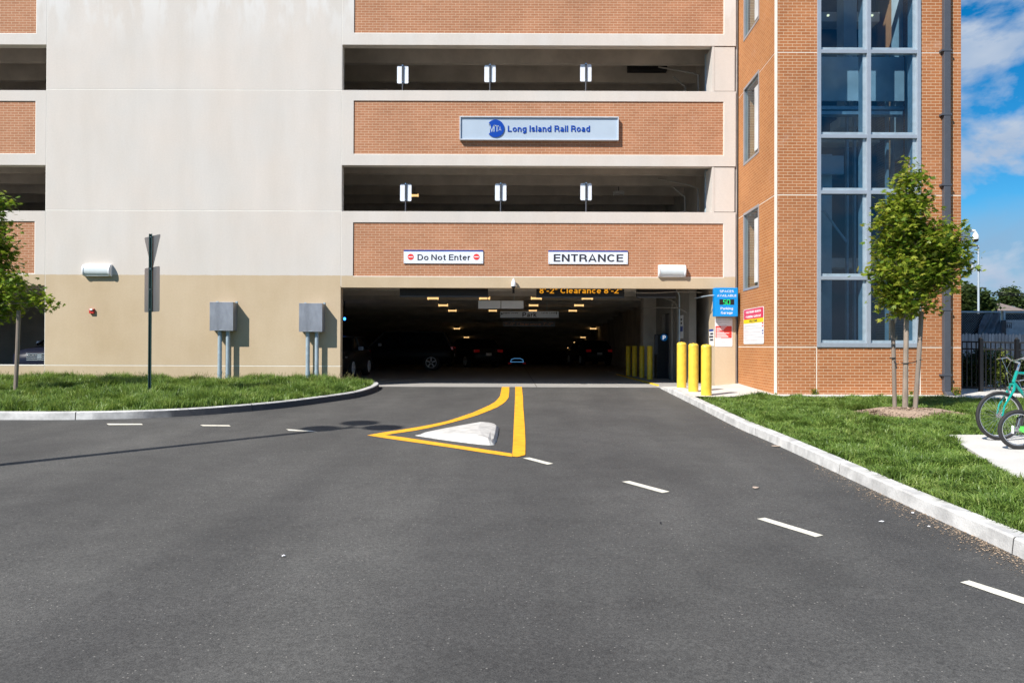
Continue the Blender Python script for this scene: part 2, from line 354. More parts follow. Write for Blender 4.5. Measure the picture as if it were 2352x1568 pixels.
M['kerb'] = surf('kerb_concrete', (.53,.52,.50), .85, .22, 4.5, .35, 50, world=True, detail=8)
M['white_lamp'] = surf('lamp_housing', (.80,.82,.84), .35, .02)
M['lens'] = surf('lamp_lens', (.66,.72,.74), .25, .03, coat=.3)
M['amber'] = surf('amber_lens', (.7,.5,.25), .5, .02, emit=(1.0,.62,.25), es=.8)
M['amber2'] = surf('amber_lens_dim', (.7,.5,.25), .5, .02, emit=(1.0,.62,.25), es=.55)
M['galv'] = surf('galvanised_steel', (.36,.44,.49), .45, .12, 6, metal=.25)
M['steelbox'] = surf('grey_steel_box', (.27,.285,.32), .42, .22, 3.5, metal=.35, stretch=(1,1,.4), detail=9)
M['alu'] = surf('anodised_frame', (.40,.435,.48), .35, .05, metal=.35)
M['alu_side'] = surf('anodised_frame_side', (.36,.36,.38), .35, .05, metal=.35)
M['glass'] = glass('tower_glass', (.66,.78,.85), .03, ior=1.5)
M['yellow'] = surf('bollard_yellow', (.87,.56,.055), .42, .13, 7, coat=.2)
M['yellow_in'] = surf('bollard_paint_yellow', (.92,.60,.03), .5, .10, 9)
M['ypaint'] = surf('yellow_road_paint', (.88,.40,.012), .75, .14, 7, .3, 90, world=True, detail=9)
M['wpaint'] = surf('cream_road_paint', (.74,.70,.58), .8, .12, 9, .3, 90, world=True, detail=9)
M['wpaint2'] = surf('white_island_paint', (.52,.50,.465), .8, .18, 6, .3, 60, world=True, detail=9)
M['signwhite'] = surf('sign_white', (.74,.78,.84), .4, .02)
M['signblue'] = surf('sign_face_pale_blue', (.42,.50,.59), .35, .04, 1.0)
M['blue'] = surf('logo_blue', (.0,.05,.36), .35, .03)
M['darkblue'] = surf('stripe_blue', (.015,.06,.32), .4, .03)
M['cyan'] = surf('sign_cyan', (.0,.26,.68), .4, .03)
M['red'] = surf('sign_red', (.75,.045,.035), .4, .03)
M['crimson'] = surf('sign_crimson', (.68,.03,.07), .4, .03)
M['signyellow'] = surf('sign_yellow', (.88,.66,.0), .4, .03)
M['ink'] = surf('ink', (.03,.028,.04), .5, .02)
M['greyink'] = surf('grey_print', (.42,.42,.46), .5, .02)
M['white'] = surf('white_print', (.8,.8,.8), .5, .02)
M['black'] = surf('black_casing', (.012,.012,.014), .5, .05)
M['orange_led'] = surf('orange_letters', (.8,.35,.02), .5, .02, emit=(1,.42,.02), es=.42)
M['orange_dim'] = surf('dim_orange_letters', (.30,.13,.06), .6, .02)
M['green_led'] = surf('green_led', (.0,.4,.1), .5, .02, emit=(.0,1,.25), es=.85)
M['alarm'] = surf('alarm_red', (.50,.03,.02), .4, .05)
M['postgreen'] = surf('green_enamel', (.012,.038,.034), .35, .15, 8)
M['signback'] = surf('bare_aluminium', (.34,.33,.335), .33, .12, 2.0, metal=.75, stretch=(1,1,.5))
M['wood'] = surf('weathered_stake', (.23,.185,.15), .85, .25, 7, .3, 40, stretch=(1,1,.12))
M['bark'] = surf('bark', (.27,.215,.17), .9, .25, 12, .5, 50, stretch=(1,1,.3))
M['down'] = surf('downspout_paint', (.075,.08,.095), .4, .06)
M['mulch'] = surf('mulch', (.34,.245,.175), .95, .35, 30, .6, 50, island=.45, world=True)
M['soil'] = surf('soil', (.075,.09,.03), .95, .3, 8, world=True)
M['fenceblack'] = surf('fence_black', (.01,.01,.012), .4, .05)
M['rubber'] = surf('rubber', (.022,.021,.021), .75, .15, 20)
M['chrome'] = surf('bright_metal', (.62,.62,.63), .2, .05, metal=.9)
M['teal'] = surf('teal_paint', (.0,.30,.24), .25, .03, coat=.6)
M['lime'] = surf('lime_plastic', (.12,.62,.10), .4, .03)
M['seat'] = surf('saddle_black', (.02,.02,.02), .6, .05)
M['polewhite'] = surf('pole_grey', (.42,.48,.54), .4, .04)
M['wallgrey'] = surf('expansion_metal', (.40,.37,.35), .5, .12, 3, metal=.3)
M['conc_dk'] = surf('inner_dark_concrete', (.24,.225,.20), .85, .15, 1.2, world=True)  # darker concrete tone for the right inner wall and the conduits
M['framegrey'] = surf('sign_frame_grey', (.52,.56,.62), .35, .03)
M['dark_filler'] = surf('joint_filler', (.05,.047,.043), .9, .1)
M['stem'] = surf('tower_inside_concrete', (.66,.66,.65), .85, .2, 1.0, world=True)
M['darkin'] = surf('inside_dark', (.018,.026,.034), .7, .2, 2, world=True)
M['glass_side'] = glass('side_window_glass', (.86,.93,.93), .01, ior=1.2)
M['leaf'] = foliage('maple_leaf', [(.036,.088,.008), (.11,.19,.016), (.26,.32,.03), (.48,.45,.09)], trans=.42)
M['leaf2'] = foliage('bright_maple_leaf', [(.045,.10,.009), (.11,.20,.016), (.22,.32,.03), (.40,.43,.06)])
M['grass'] = foliage('grass_blade', [(.040,.084,.014), (.11,.195,.030), (.205,.30,.058), (.42,.46,.16)], trans=.3, nscale=2.6, kr=.42, kn=.85)
M['bush'] = foliage('dark_bush_leaf', [(.012,.026,.008), (.03,.05,.012), (.07,.09,.02)])
M['bush_hi'] = foliage('yellowing_bush_leaf', [(.05,.08,.012), (.14,.19,.03), (.26,.27,.05)])
M['far_leaf'] = foliage('far_tree_leaf', [(.035,.065,.02), (.07,.11,.032), (.13,.165,.05)])

def dirt_shade_kerb():  # kerb faces towards the entrance darkened: tyre dirt together with painted-in shade
    m = M['kerb'].copy(); m.name = 'kerb_tyre_dirt_shade'; nt = m.node_tree; N = nt.nodes.new; L = nt.links.new; P = nt.nodes['Principled BSDF']
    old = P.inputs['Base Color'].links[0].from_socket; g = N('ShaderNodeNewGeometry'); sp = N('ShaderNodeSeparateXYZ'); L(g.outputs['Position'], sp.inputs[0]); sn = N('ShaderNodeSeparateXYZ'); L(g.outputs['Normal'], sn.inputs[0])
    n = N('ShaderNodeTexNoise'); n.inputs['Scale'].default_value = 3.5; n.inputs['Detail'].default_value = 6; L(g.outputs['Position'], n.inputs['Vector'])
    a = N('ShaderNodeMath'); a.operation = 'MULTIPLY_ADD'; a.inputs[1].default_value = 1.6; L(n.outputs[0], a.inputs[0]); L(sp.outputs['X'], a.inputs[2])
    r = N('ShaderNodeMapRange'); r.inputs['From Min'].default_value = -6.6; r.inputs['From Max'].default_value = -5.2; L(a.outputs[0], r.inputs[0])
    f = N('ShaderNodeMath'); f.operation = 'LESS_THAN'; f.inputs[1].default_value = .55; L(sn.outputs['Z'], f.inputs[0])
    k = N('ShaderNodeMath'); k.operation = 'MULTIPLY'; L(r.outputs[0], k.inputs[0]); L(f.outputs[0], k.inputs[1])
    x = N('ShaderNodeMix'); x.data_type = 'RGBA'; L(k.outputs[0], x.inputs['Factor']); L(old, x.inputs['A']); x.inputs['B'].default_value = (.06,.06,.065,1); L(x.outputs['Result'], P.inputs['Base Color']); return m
M['kerb_dirt_shade'] = dirt_shade_kerb()
# ================================================================== ground and road
def sheet(name, pts, m, kind='structure'):
    mb = MB(); mb.face(pts); o = mb.build(name, m); return tag(o, kind=kind)
def big_ground():
    mb = MB()
    B = 420
    mb.add([(-B,-90,-2.7),(B,-90,-2.7),(B,0,0),(-B,0,0)], [(0,1,2,3)])
    mb.add([(-B,-B,-2.7),(B,-B,-2.7),(B,-90,-2.7),(-B,-90,-2.7)], [(0,1,2,3)])
    mb.add([(10.0,0,0),(B,0,0),(B,90,0),(10.0,90,0)], [(0,1,2,3)])
    mb.add([(-B,0,0),(-42,0,0),(-42,90,0),(-B,90,0)], [(0,1,2,3)])
    mb.add([(-B,90,0),(B,90,0),(B,B*2,0),(-B,B*2,0)], [(0,1,2,3)])
    mb.v = [(x, y, z-.004) for x, y, z in mb.v]
    return tag(mb.build('ground', M['soil']), kind='structure')
big_ground()
sheet('road', [(-70,-75,SL*-75+.001),(70,-75,SL*-75+.001),(70,0.0,.001),(-70,0.0,.001)], M['asphalt'])
def G3(p, off=0.0): q = onG(p[0], p[1], off); return Vector((q.x, q.y, SL*min(q.y, 0)+off))
def resample(P, step):
    out = [P[0]]; 
    for a, b in zip(P[:-1], P[1:]):
        n = max(1, int((b-a).length/step))
        for i in range(1, n+1): out.append(a.lerp(b, i/n))
    return out
def smooth_path(P, it=2):
    for _ in range(it):
        Q = [P[0]]
        for a, b in zip(P[:-1], P[1:]): Q += [a.lerp(b, .25), a.lerp(b, .75)]
        Q.append(P[-1]); P = Q
    return P
KH = 0.13
def kerb(name, base, side, hfun, joints=2.9, w=.15, m='kerb'):
    """base: path of the foot of the kerb face; side=+1 puts the kerb on the left of the path direction"""
    P = base; n = len(P); rings = []; acc = 0
    for i, p in enumerate(P):
        d = (P[min(i+1, n-1)] - P[max(i-1, 0)]); d.z = 0; d.normalize(); nr = Vector((-d.y, d.x, 0))*side
        h = hfun(p); z0 = SL*min(p.y, 0)
        rings.append([p*1, p + nr*.012 + Vector((0,0,h-.015)), p + nr*.027 + Vector((0,0,h)), p + nr*w + Vector((0,0,h+.002)), p + nr*w + Vector((0,0,-.05))])
        for q in rings[-1]: pass
    fil = MB(); mb = MB(); inner = [r[3] for r in rings]; L = 0; start = 0; cur = []
    def flush(rs):
        if len(rs) < 2: return
        vs = [v for r in rs for v in r]; k = 5; fs = []
        for i in range(len(rs)-1):
            for j in range(k-1): fs.append((i*k+j, i*k+j+1, (i+1)*k+j+1, (i+1)*k+j))
        fs += [tuple(range(k)), tuple((len(rs)-1)*k+j for j in range(k-1, -1, -1))]
        mb.add(vs, fs)
    cur = [rings[0]]; L = 0
    for i in range(1, n):
        seg = (P[i]-P[i-1]).length; L += seg; cur.append(rings[i])
        if L > joints:
            flush(cur); L = 0
            g = [a.lerp(b, min(.3, .012/max(seg, .01))) for a, b in zip(rings[i], rings[i-1])]
            # open a 12 mm joint before the next segment
            nx = rings[min(i+1, n-1)]; ln = max((nx[0]-rings[i][0]).length, .01)
            cur = [[a.lerp(b, min(.5, .018/ln)) for a, b in zip(rings[i], nx)]]
            cen = sum(rings[i], Vector())/5; A_ = [cen+(v-cen)*.93 for v in rings[i]]; B_ = [cen+(v-cen)*.93 for v in cur[0]]; k_ = len(fil.v)
            fil.add(A_+B_, [tuple(range(5)), tuple(range(9, 4, -1))]+[(q, (q+1) % 5, (q+1) % 5+5, q+5) for q in range(5)])
    flush(cur)
    o = mb.build(name, M[m]); tag(o, kind='structure')
    if fil.v: tag(fil.build(name.replace('kerb', 'kerb_joint'), M['dark_filler']), kind='structure')
    return inner
# right kerb -----------------------------------------------------------
rk = [(1507.5,887.5),(1594,930.5),(1695,984),(1759,1010),(1914,1082),(2070,1156),(2276,1248),(2352,1285.6)]
RK = [G3(p) for p in rk]
dd = (RK[-1]-RK[-3]).normalized(); RK += [RK[-1]+dd*3, RK[-1]+dd*30]
for q in RK: q.z = SL*min(q.y, 0)
RK = resample(smooth_path(RK[:-1], 2) + [RK[-1]], .4)
hr = lambda p: KH*min(1, max(0.04, (-p.y-.1)/1.5))
RIN = kerb('kerb_right', RK, +1, hr)
# left kerb ------------------------------------------------------------
lk = [(0,964),(150,964.5),(313,961.5),(450,955),(600,942.7),(675,934.5),(769,921.4),(825,912.7),(859,901.5),(872,893),(869,889)]
LK = [G3(p) for p in lk]
LK = [LK[0]+Vector((-30,0,0))] + LK
LK = resample(smooth_path(LK, 2), .35)
for q in LK: q.z = SL*min(q.y, 0)
hl = lambda p: KH*1.05
LIN = kerb('kerb_left', LK, +1, hl, m='kerb_dirt_shade')
# lawns ----------------------------------------------------------------
def surf_poly(name, pts2, off, m, kind='structure', flat=None):
    mb = MB(); mb.face([(p[0], p[1], SL*min(p[1], 0)+off) for p in pts2]); return tag(mb.build(name, m), kind=kind)
lawnL = [(p.x, p.y) for p in LIN] + [(LIN[-1].x-.12, -.002), (-42, -.002)]
surf_poly('lawn_left', lawnL, .105, M['soil'])
# sidewalk, pad, apron on the right -------------------------------------
TY = -3.14                                          # plane of the tower front
TX0 = onY(1780, 796, TY).x; TX0F = onY(1695.5, 796, 0).x; TX1 = onY(2207.5, 796, TY).x
def slab_mesh(name, quads, m, thick=.1):
    mb = MB()
    for pts in quads: mb.prism(pts, (0,0,-thick))
    return tag(mb.build(name, m), kind='structure')
def S(x, y, off=.128): return Vector((x, y, SL*min(y, 0)+off))
kj = [p for p in RIN if p.y > -4.6]                 # kerb inner edge beside the sidewalk
gcorner = onG(1632, 911, .128); gedge = onG(1790, 911.5, .128)
walk = [Vector((p.x, p.y, p.z)) for p in RIN if p.y > gcorner.y]
mbw = MB()
px1 = XW(1690)
low = [Vector((RIN[0].x, .0, .012)), Vector((px1, 0.0, .105))]
# fan of triangles from kerb line to the pier
poly = walk + [S(gcorner.x+.25, gcorner.y, .128), S(TX0-.1, TY-.34, .128), S(TX0, TY+.02, .128), S(TX0F, 0, .118)]
anchor = S(5.2, -.9, .125)
mbw.add([anchor] + poly + [Vector((XW(1642), 0, .06))], [(0, i, i+1) for i in range(1, len(poly)+1)] + [(0, len(poly)+1, 1)])
tag(mbw.build('sidewalk', M['sidewalk']), kind='structure')
# strip of concrete along the tower front and the walk beside the tower
slab_mesh('sidewalk_strip', [[S(TX0-.1, TY-.34), S(TX1+.05, TY-.30), S(TX1+.05, TY-.0), S(TX0-.1, TY-.0)]], M['sidewalk'])
slab_mesh('side_path', [[S(TX1+.05, TY-.62), S(16.0, TY-.62-1.0), S(16.0, 1.5, .13), S(TX1+.05, 1.5, .13)]], M['sidewalk'])
padp = [onG(2173, 997.6, .13), onG(2352, 998.5, .13)]
p3 = onG(2352, 1108, .13)
d = (p3 - padp[0]); 
pad = [S(padp[0].x, padp[0].y, .13), S(padp[0].x+d.x*2.2, padp[0].y+d.y*2.2, .13), S(14, padp[0].y+d.y*2.2, .13), S(14, padp[0].y, .13)]
slab_mesh('bike_pad', [pad], M['sidewalk'])
lawnR = [(p.x, p.y) for p in RIN if p.y <= gcorner.y+.05] 
lawnR = lawnR + [(16, lawnR[-1][1]), (16, TY-1.65), (TX1, TY-.62), (TX0-.1, TY-.34), (gcorner.x+.25, gcorner.y)]
surf_poly('lawn_right', lawnR, .085, M['soil'])
# road markings ---------------------------------------------------------
def Z5(x, y): return (771.75+x*.39839, 459.4+y*.39839)          # zoomed reading -> picture coordinates
def mark(name, px, m, off=.006, z5=False, label=None):
    pts = [G3(Z5(*p) if z5 else p) for p in px]
    mb = MB(); mb.face([(p.x, min(p.y, -.01), SL*min(p.y, -.01)+off) for p in pts])
    return tag(mb.build(name, m), kind='structure')
def strip_mark(name, A, B, m, off=.006):
    mb = MB(); n = len(A); P = [G3(Z5(*p)) for p in A]; Q = [G3(Z5(*p)) for p in B]
    def jit(i, s): return (random.random()-.5)*.012
    vs = []
    for p in P + Q: vs.append((p.x+jit(0,0), min(p.y, -.01), SL*min(p.y, -.01)+off))
    mb.add(vs, [(i, i+1, n+i+1, n+i) for i in range(n-1)])
    return tag(mb.build(name, m), kind='structure')
strip_mark('yellow_curve_line',
  [(957,1074),(952,1105),(945,1130),(932,1150),(915,1165),(890,1180),(860,1195),(790,1225),(715,1252),(640,1275),(560,1293),(480,1308),(375,1325),(270,1340),(180,1357)],
  [(1000,1074),(998,1105),(993,1140),(978,1160),(960,1176),(925,1196),(880,1216),(815,1240),(760,1258),(680,1280),(600,1300),(530,1315),(455,1329),(370,1342),(280,1355)], M['ypaint'])
strip_mark('yellow_base_line', [(180,1357),(330,1380),(500,1404),(680,1430),(860,1458),(1017,1481)], [(280,1354.5),(400,1370),(560,1394),(730,1419),(880,1442),(1015,1462)], M['ypaint'])
mark('yellow_entry_line', [(1033,1074),(1032,1150),(1029,1220),(1025,1300),(1021,1390),(1017,1462),(1017,1481),(1046,1483),(1091,1472),(1092,1400),(1089,1320),(1084,1250),(1079,1190),(1078,1140),(1074,1105),(1071,1074)], M['ypaint'], z5=True, off=.010)
def dash(px):
    P = [G3(p) for p in px]; return [(p.x, p.y, SL*p.y+.006) for p in P]
dl = [[(244.4,973),(325,973.4),(328,975.8),(250,976.3)], [(459.5,976),(526,976.6),(530,979.2),(466,978.6)], [(656.5,985.7),(716,989.4),(729,992.3),(664,989.2)],
      [(1201,1052.5),(1216,1051),(1271,1065),(1257,1067.2)], [(1428,1106.5),(1446,1105),(1538,1129.5),(1521,1132.5)],
      [(1738.5,1192),(1757,1189.5),(1891,1230),(1873.5,1234)], [(2205,1338),(2226,1334),(2366,1378),(2352,1388)]]
for q in dl:
    mb = MB(); mb.face(dash(q)); tag(mb.build('lane_dash', M['wpaint']), kind='structure')
# raised traffic island ---------------------------------------------------
def island():
    # (base reading, top reading, top height) round the mound, clockwise from the thin tip
    R = [((450,1357),(476,1354),.015),((540,1371),(560,1347),.05),((640,1386),(650,1344),.08),((720,1396),(730,1346),.10),((790,1405),(803,1350),.11),((845,1411),(848,1362),.105),((885,1414),(876,1374),.09),
         ((912,1412),(895,1384),.06),((926,1390),(910,1372),.06),((935,1345),(920,1330),.07),((939,1312),(924,1298),.075),((925,1298),(912,1288),.085),((885,1292),(880,1281),.10),((838,1291),(838,1277),.115),((770,1299),(770,1288),.10),((680,1315),(680,1304),.08),((590,1331),(590,1321),.055),((510,1346),(512,1338),.03)]
    P = [G3(Z5(*a)) for a, b, h in R]; T = [G3(Z5(*b), h) for a, b, h in R]; n = len(R)
    cx = sum(p.x for p in P)/n; cy = sum(p.y for p in P)/n
    mb = MB(); vs = [p+Vector((0,0,.002)) for p in P]+T
    # crease from the far ridge to the near ridge, and a spine along the long slope
    s1 = G3(Z5(820,1312), .118); s2 = G3(Z5(690,1326), .092); s3 = G3(Z5(570,1338), .055); s4 = G3(Z5(890,1330), .09)
    vs += [s1, s2, s3, s4]; A, B, C, D = 2*n, 2*n+1, 2*n+2, 2*n+3
    fs = [(i, (i+1) % n, n+(i+1) % n, n+i) for i in range(n)]
    def near(v, c): return min(c, key=lambda k: (vs[k]-v).length)
    own = {}
    for i in range(n):
        x = R[i][1][0]; own[i] = C if x < 620 else B if x < 745 else A if x < 855 else D
    for i in range(n):
        j = (i+1) % n; fs.append((n+i, n+j, own[i]))
        if own[i] != own[j]: fs.append((own[i], n+j, own[j]))
    mb.add(vs, fs); o = mb.build('traffic_island', M['wpaint2'], origin=(cx, cy, SL*cy), bevel=.018, seg=2)
    tag(o, 'white painted concrete traffic island mound inside the yellow lines', 'traffic island')
island()
# ================================================================== parking garage
XA = XW(104.5); XB = XW(783.8); XC = XW(1690); XO = XW(1635.5); XI = XW(1617, Y=.3)
GW = .25
garage = thing('parking_garage', (0, 0, 0), 'pale concrete and brick multi-storey parking garage with a wide dark entrance', 'parking garage')
zb = [ZW(y) for y in (104.5, 208.8, 381, 486.3, 661.5)]
z_top1, z_par3, z_sp3, z_par2, z_sp2 = zb
FL = 3.235                                          # storey height
sp = []                                             # spandrels: (bottom, top)
sp.append((z_sp2, z_par2)); sp.append((z_sp3, z_par3)); sp.append((z_top1, z_par3+FL)); sp.append((z_top1+FL, z_par3+2*FL)); 
ZTOP = z_par3+2*FL
def frame_panel(x0, x1, z0, z1, bx0, bx1, bz0, bz1, first=False):
    """precast spandrel: concrete border round a slightly recessed thin-brick field"""
    mb = MB(); g = .006
    mb.box(x0+g, bx0, 0, GW, z0, z1); mb.box(bx1, x1-g, 0, GW, z0, z1)
    mb.box(bx0, bx1, 0, GW, z0, bz0); mb.box(bx0, bx1, 0, GW, bz1, z1)
    s = mb.build('spandrel_panel', M['facade'], garage)
    mb = MB(); mb.box(bx0, bx1, .026, GW-.02, bz0, bz1); mb.build('brick_panel', M['brick'], s)
    # bright sealant lip at the foot of the brick field
    mb = MB(); mb.box(bx0, bx1, .004, .026, bz0, bz0+.018); mb.box(bx1-.018, bx1, .004, .026, bz0+.018, bz1); mb.build('trim', M['joint'], s)
bxl, bxr = XW(811), XW(1663)
br_off = [(ZW(636.5), ZW(512)), (ZW(356.5), ZW(232.5))]
for i, (a, b) in enumerate(sp):
    if i < 2: b0, b1 = br_off[i]
    else: b0, b1 = br_off[1][0]+FL*(i-1), br_off[1][1]+FL*(i-1)
    if i == 2: b0 = ZW(78.5)
    frame_panel(XB, XC, a, b, bxl, bxr, b0, b1)
# left bay
XL = -42.0; bl = XW(81)
zl = [ZW(y, 40) for y in (102.5, 207.5, 379, 484, 655)]
spl = [(zl[4], zl[3]), (zl[2], zl[1]), (zl[0], zl[1]+FL), (zl[0]+FL, zl[1]+2*FL)]
brl = [(ZW(629, 40), ZW(508, 40)), (ZW(354, 40), ZW(232, 40)), (ZW(78, 40), ZW(232, 40)+FL), (ZW(78, 40)+FL, ZW(232, 40)+2*FL)]
for (a, b), (b0, b1) in zip(spl, brl):
    xe = XA - 9.0
    frame_panel(xe, XA, a, b, xe+.3, bl, b0, b1)
mb = MB(); mb.box(XA-9.0, XA-.006, .0, GW, .0, ZW(838.5, 50)-.010); mb.build('low_wall', M['facade'], garage)
mb = MB(); mb.box(XA-9.0, XA-.006, -.004, GW, ZW(838.5, 50)-.010, ZW(838.5, 50)+.012); mb.build('joint', M['joint'], garage, split=True)
mb = MB(); mb.box(XL, XA-9.0-.01, 0, GW, 0, ZTOP); mb.build('wall_panel', M['facade'], garage)
# big solid wall, in horizontal lifts
zj = [0.0, ZW(839.5, 450), ZW(483.5, 450), ZW(206.3, 450), ZW(206.3, 450)+FL, ZTOP]
for i in range(5):
    mb = MB(); mb.box(XA+.008, XB-.008, 0, GW, zj[i]+(.011 if i else 0), zj[i+1]-.011); mb.build('wall_panel', M['facade'], garage)
mb = MB()
for z in zj[1:-1]: mb.box(XA+.008, XB-.008, .003, GW-.01, z-.011, z+.011)
mb.box(XA-.006, XA+.008, .004, GW-.01, 0, ZTOP); mb.box(XB-.008, XB+.006, .004, GW-.01, 2.69, ZTOP)
mb.build('joint', M['joint'], garage, split=True)
# right pier: ground storey and the upper infill panels
mb = MB(); mb.box(XW(1642.5), XC, .0, .62, 0, z_sp2-.004)
mb.build('pier', M['facade'], garage)
for (a, b) in ((z_par2, z_sp3), (z_par3, z_top1)):
    mb = MB(); mb.box(XW(1640.5), XC-.03, .02, .62, a+.02, b-.02); mb.box(XO, XW(1640.5), .012, .62, a+.004, b-.004); mb.build('pier', M['facade'], garage)
mb = MB(); mb.box(XC+.005, XC+.03, .05, .4, 0, ZTOP); mb.box(XC+.03, TX0F-.005, .085, .4, 0, ZTOP); mb.box(XC+.028, XC+.045, .03, .09, 0, ZTOP); mb.build('expansion_strip', M['wallgrey'], garage)
# floors, ceilings, tee stems ------------------------------------------------
YB = 74.0
def zr(y): return 0.0 if y < 24 else -.053*(y-24)
mb = MB(); ys = [0.0, 3, 6, 12, 24, 40, 56, YB]; 
vs = [(x, y, zr(y)+ .0) for y in ys for x in (XL, XC)]
mb.add(vs, [(2*i, 2*i+1, 2*i+3, 2*i+2) for i in range(len(ys)-1)]); 
fl = mb.build('floor', M['conc_floor'], garage)
mb = MB()
for xx in (XW(1212)+.25,): mb.box(xx, xx+.02, .02, 24, .0015, .004)
mb.build('floor_joint', M['reveal'], fl)
def zc(y): return 0.0 if y < 18 else -.053*(y-18)
STZ = 2.82
mb = MB(); ys = [GW, 6, 12, 18, 40, 56, YB]
for (dz) in (0,):
    vs = []
    for y in ys: vs += [(XL, y, 3.45+zc(y)), (XC, y, 3.45+zc(y)), (XL, y, 3.58+(0 if y < 30 else 0)), (XC, y, 3.58)]
    for i in range(len(ys)-1):
        a = 4*i; mb.f += []
        mb_f = [(a, a+4, a+5, a+1), (a+2, a+3, a+7, a+6)]
        if i == 0: base = len(mb.v); mb.v += vs
        mb.f += [tuple(k+base for k in f) for f in mb_f]
mb.build('ceiling_slab', M['conc_in'], garage)
mb = MB(); y = .95
while y < YB:
    z = zc(y); mb.add([(XL,y-.07,STZ+z),(XC,y-.07,STZ+z),(XC,y+.07,STZ+z),(XL,y+.07,STZ+z),(XL,y-.12,3.45+z),(XC,y-.12,3.45+z),(XC,y+.12,3.45+z),(XL,y+.12,3.45+z)],
                      [(0,3,2,1),(0,1,5,4),(1,2,6,5),(2,3,7,6),(3,0,4,7)]); y += 2.35
mb.build('ceiling_beams', M['conc_in'], garage)
for lv in (1, 2, 3):
    zf = 3.58+FL*(lv); mb = MB()
    mb.box(XL, XC, GW, 40, zf-.12, zf); 
    s = mb.build('floor_slab', M['conc_in'], garage)
    mb = MB(); y = 1.75
    zt = 3.58+FL*lv
    while y < 40:
        mb.add([(XL,y-.07,zt-.70),(XC,y-.07,zt-.70),(XC,y+.07,zt-.70),(XL,y+.07,zt-.70),(XL,y-.12,zt-.12),(XC,y-.12,zt-.12),(XC,y+.12,zt-.12),(XL,y+.12,zt-.12)],
               [(0,3,2,1),(0,1,5,4),(1,2,6,5),(2,3,7,6),(3,0,4,7)]); y += 1.52
    mb.build('ceiling_beams', M['conc_in'], s)
mb = MB(); mb.box(XL, XC, YB, YB+.3, -4, ZTOP); mb.box(XL-.3, XL, 0, YB, -4, ZTOP); mb.box(XC-.3, XC-.02, .62, YB, -4, 3.45); mb.box(XL, XC, 40, 40.3, 3.6, ZTOP)
mb.box(XC-.3, XC-.02, .62, 40, 3.6, ZTOP)
mb.box(XL, -10.6, 9.3, 9.5, 0, 3.45)  # added wall, put in to keep light from the left bays out
mb.build('inner_wall', M['conc_in'], garage)  # garage inner walls together with the added wall on the left
mb = MB(); mb.box(XL-.3, XC-.02, GW+.01, YB, ZTOP-.25, ZTOP-.05); mb.build('roof', M['conc_in'], garage)
# ramp parapets of the split level seen through the upper openings
for lv, z in ((1, 3.58), (2, 3.58+FL)):
    mb = MB(); mb.box(XL, XC-1.4, 8.6, 8.8, z+.0, z+1.05); mb.build('ramp_parapet', M['conc_in'], garage)
for (x, y) in ((-9.2, 17.5), (-9.2, 34), (-19, 17.5), (-30, 17.5), (5.0, 6.9), (-6.9, 46)):
    mb = MB(); mb.box(x-.3, x+.3, y-.3, y+.3, zr(y)-.1, 3.45+zc(y)); mb.build('column', M['conc_in'], garage, bevel=.02)
# wall with a doorway on the right inside of the entrance
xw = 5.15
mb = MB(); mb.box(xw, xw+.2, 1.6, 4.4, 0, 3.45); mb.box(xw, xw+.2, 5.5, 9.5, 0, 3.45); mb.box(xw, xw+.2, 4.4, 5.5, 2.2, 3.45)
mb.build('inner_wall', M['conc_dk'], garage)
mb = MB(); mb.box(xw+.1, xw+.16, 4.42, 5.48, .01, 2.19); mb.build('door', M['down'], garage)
# raised kerb inside, painted edge
mb = MB(); mb.box(4.12, XC-.3, .75, 12, .0, .035); mb.build('inner_walkway', M['conc_floor'], garage)
mb = MB(); mb.box(4.06, 4.12, .85, 9, .0, .037); mb.build('kerb_edge', M['yellow_in'], garage)
mb = MB(); 
for k in range(2): mb.prism([(-5.0+k*.45, .7, .003), (-4.88+k*.45, .7, .003), (-3.95+k*.9, 4.2, .003), (-4.07+k*.9, 4.2, .003)], (0, 0, .002))
mb.build('parking_line', M['wpaint'], garage)
# conduits and brackets on the right, in the entrance and the openings
def conduit(parent, pts, r=.024, name='conduit', m='conc_dk'):
    mb = MB(); mb.tube(pts, r, 8); return mb.build(name, M[m], parent, smooth=True)
conduit(garage, m='galv', pts=[(4.93, 1.9, .05), (4.93, 1.9, 2.6), (4.88, 1.9, 2.72), (4.6, 1.9, 2.8), (3.4, 1.9, 2.82)])
conduit(garage, [(5.1, 2.9, .6), (5.1, 2.9, 2.3), (5.0, 2.9, 2.5), (4.6, 2.6, 2.6), (4.2, 2.3, 2.62)], .03)
conduit(garage, [(5.0, 3.2, .05), (5.0, 3.2, 3.3)], .03)
conduit(garage, [(5.1, 1.75, 2.1), (4.9, 1.9, 2.25), (4.5, 2.8, 2.3), (4.2, 4.5, 2.35)], .018)
conduit(garage, [(5.3, .75, 2.62), (4.6, .8, 2.64), (4.0, .8, 2.60), (3.45, .8, 2.60)], .016)
conduit(garage, [(4.6, 7, 3.0), (4.1, 4, 2.95), (4.45, 2.4, 2.9)], .02)
for zf in (3.58, 3.58+FL):
    x = XW(1622, Y=.75)
    conduit(garage, [(x, .75, zf+.3), (x, .75, zf+2.45)], .05, m='galv')
    conduit(garage, [(x-.14, 1.1, zf+.3), (x-.14, 1.1, zf+2.0), (x-.35, 1.3, zf+2.15), (x-1.2, 1.5, zf+2.38)], .022)
    conduit(garage, [(x-.35, 1.8, zf+.9), (x-.35, 1.8, zf+1.9), (x-.7, 1.8, zf+2.2)], .03)
    mb = MB(); mb.box(x-.5, x-.2, 1.9, 2.1, zf+1.1, zf+1.5); mb.build('junction_box', M['conc_in'], garage)
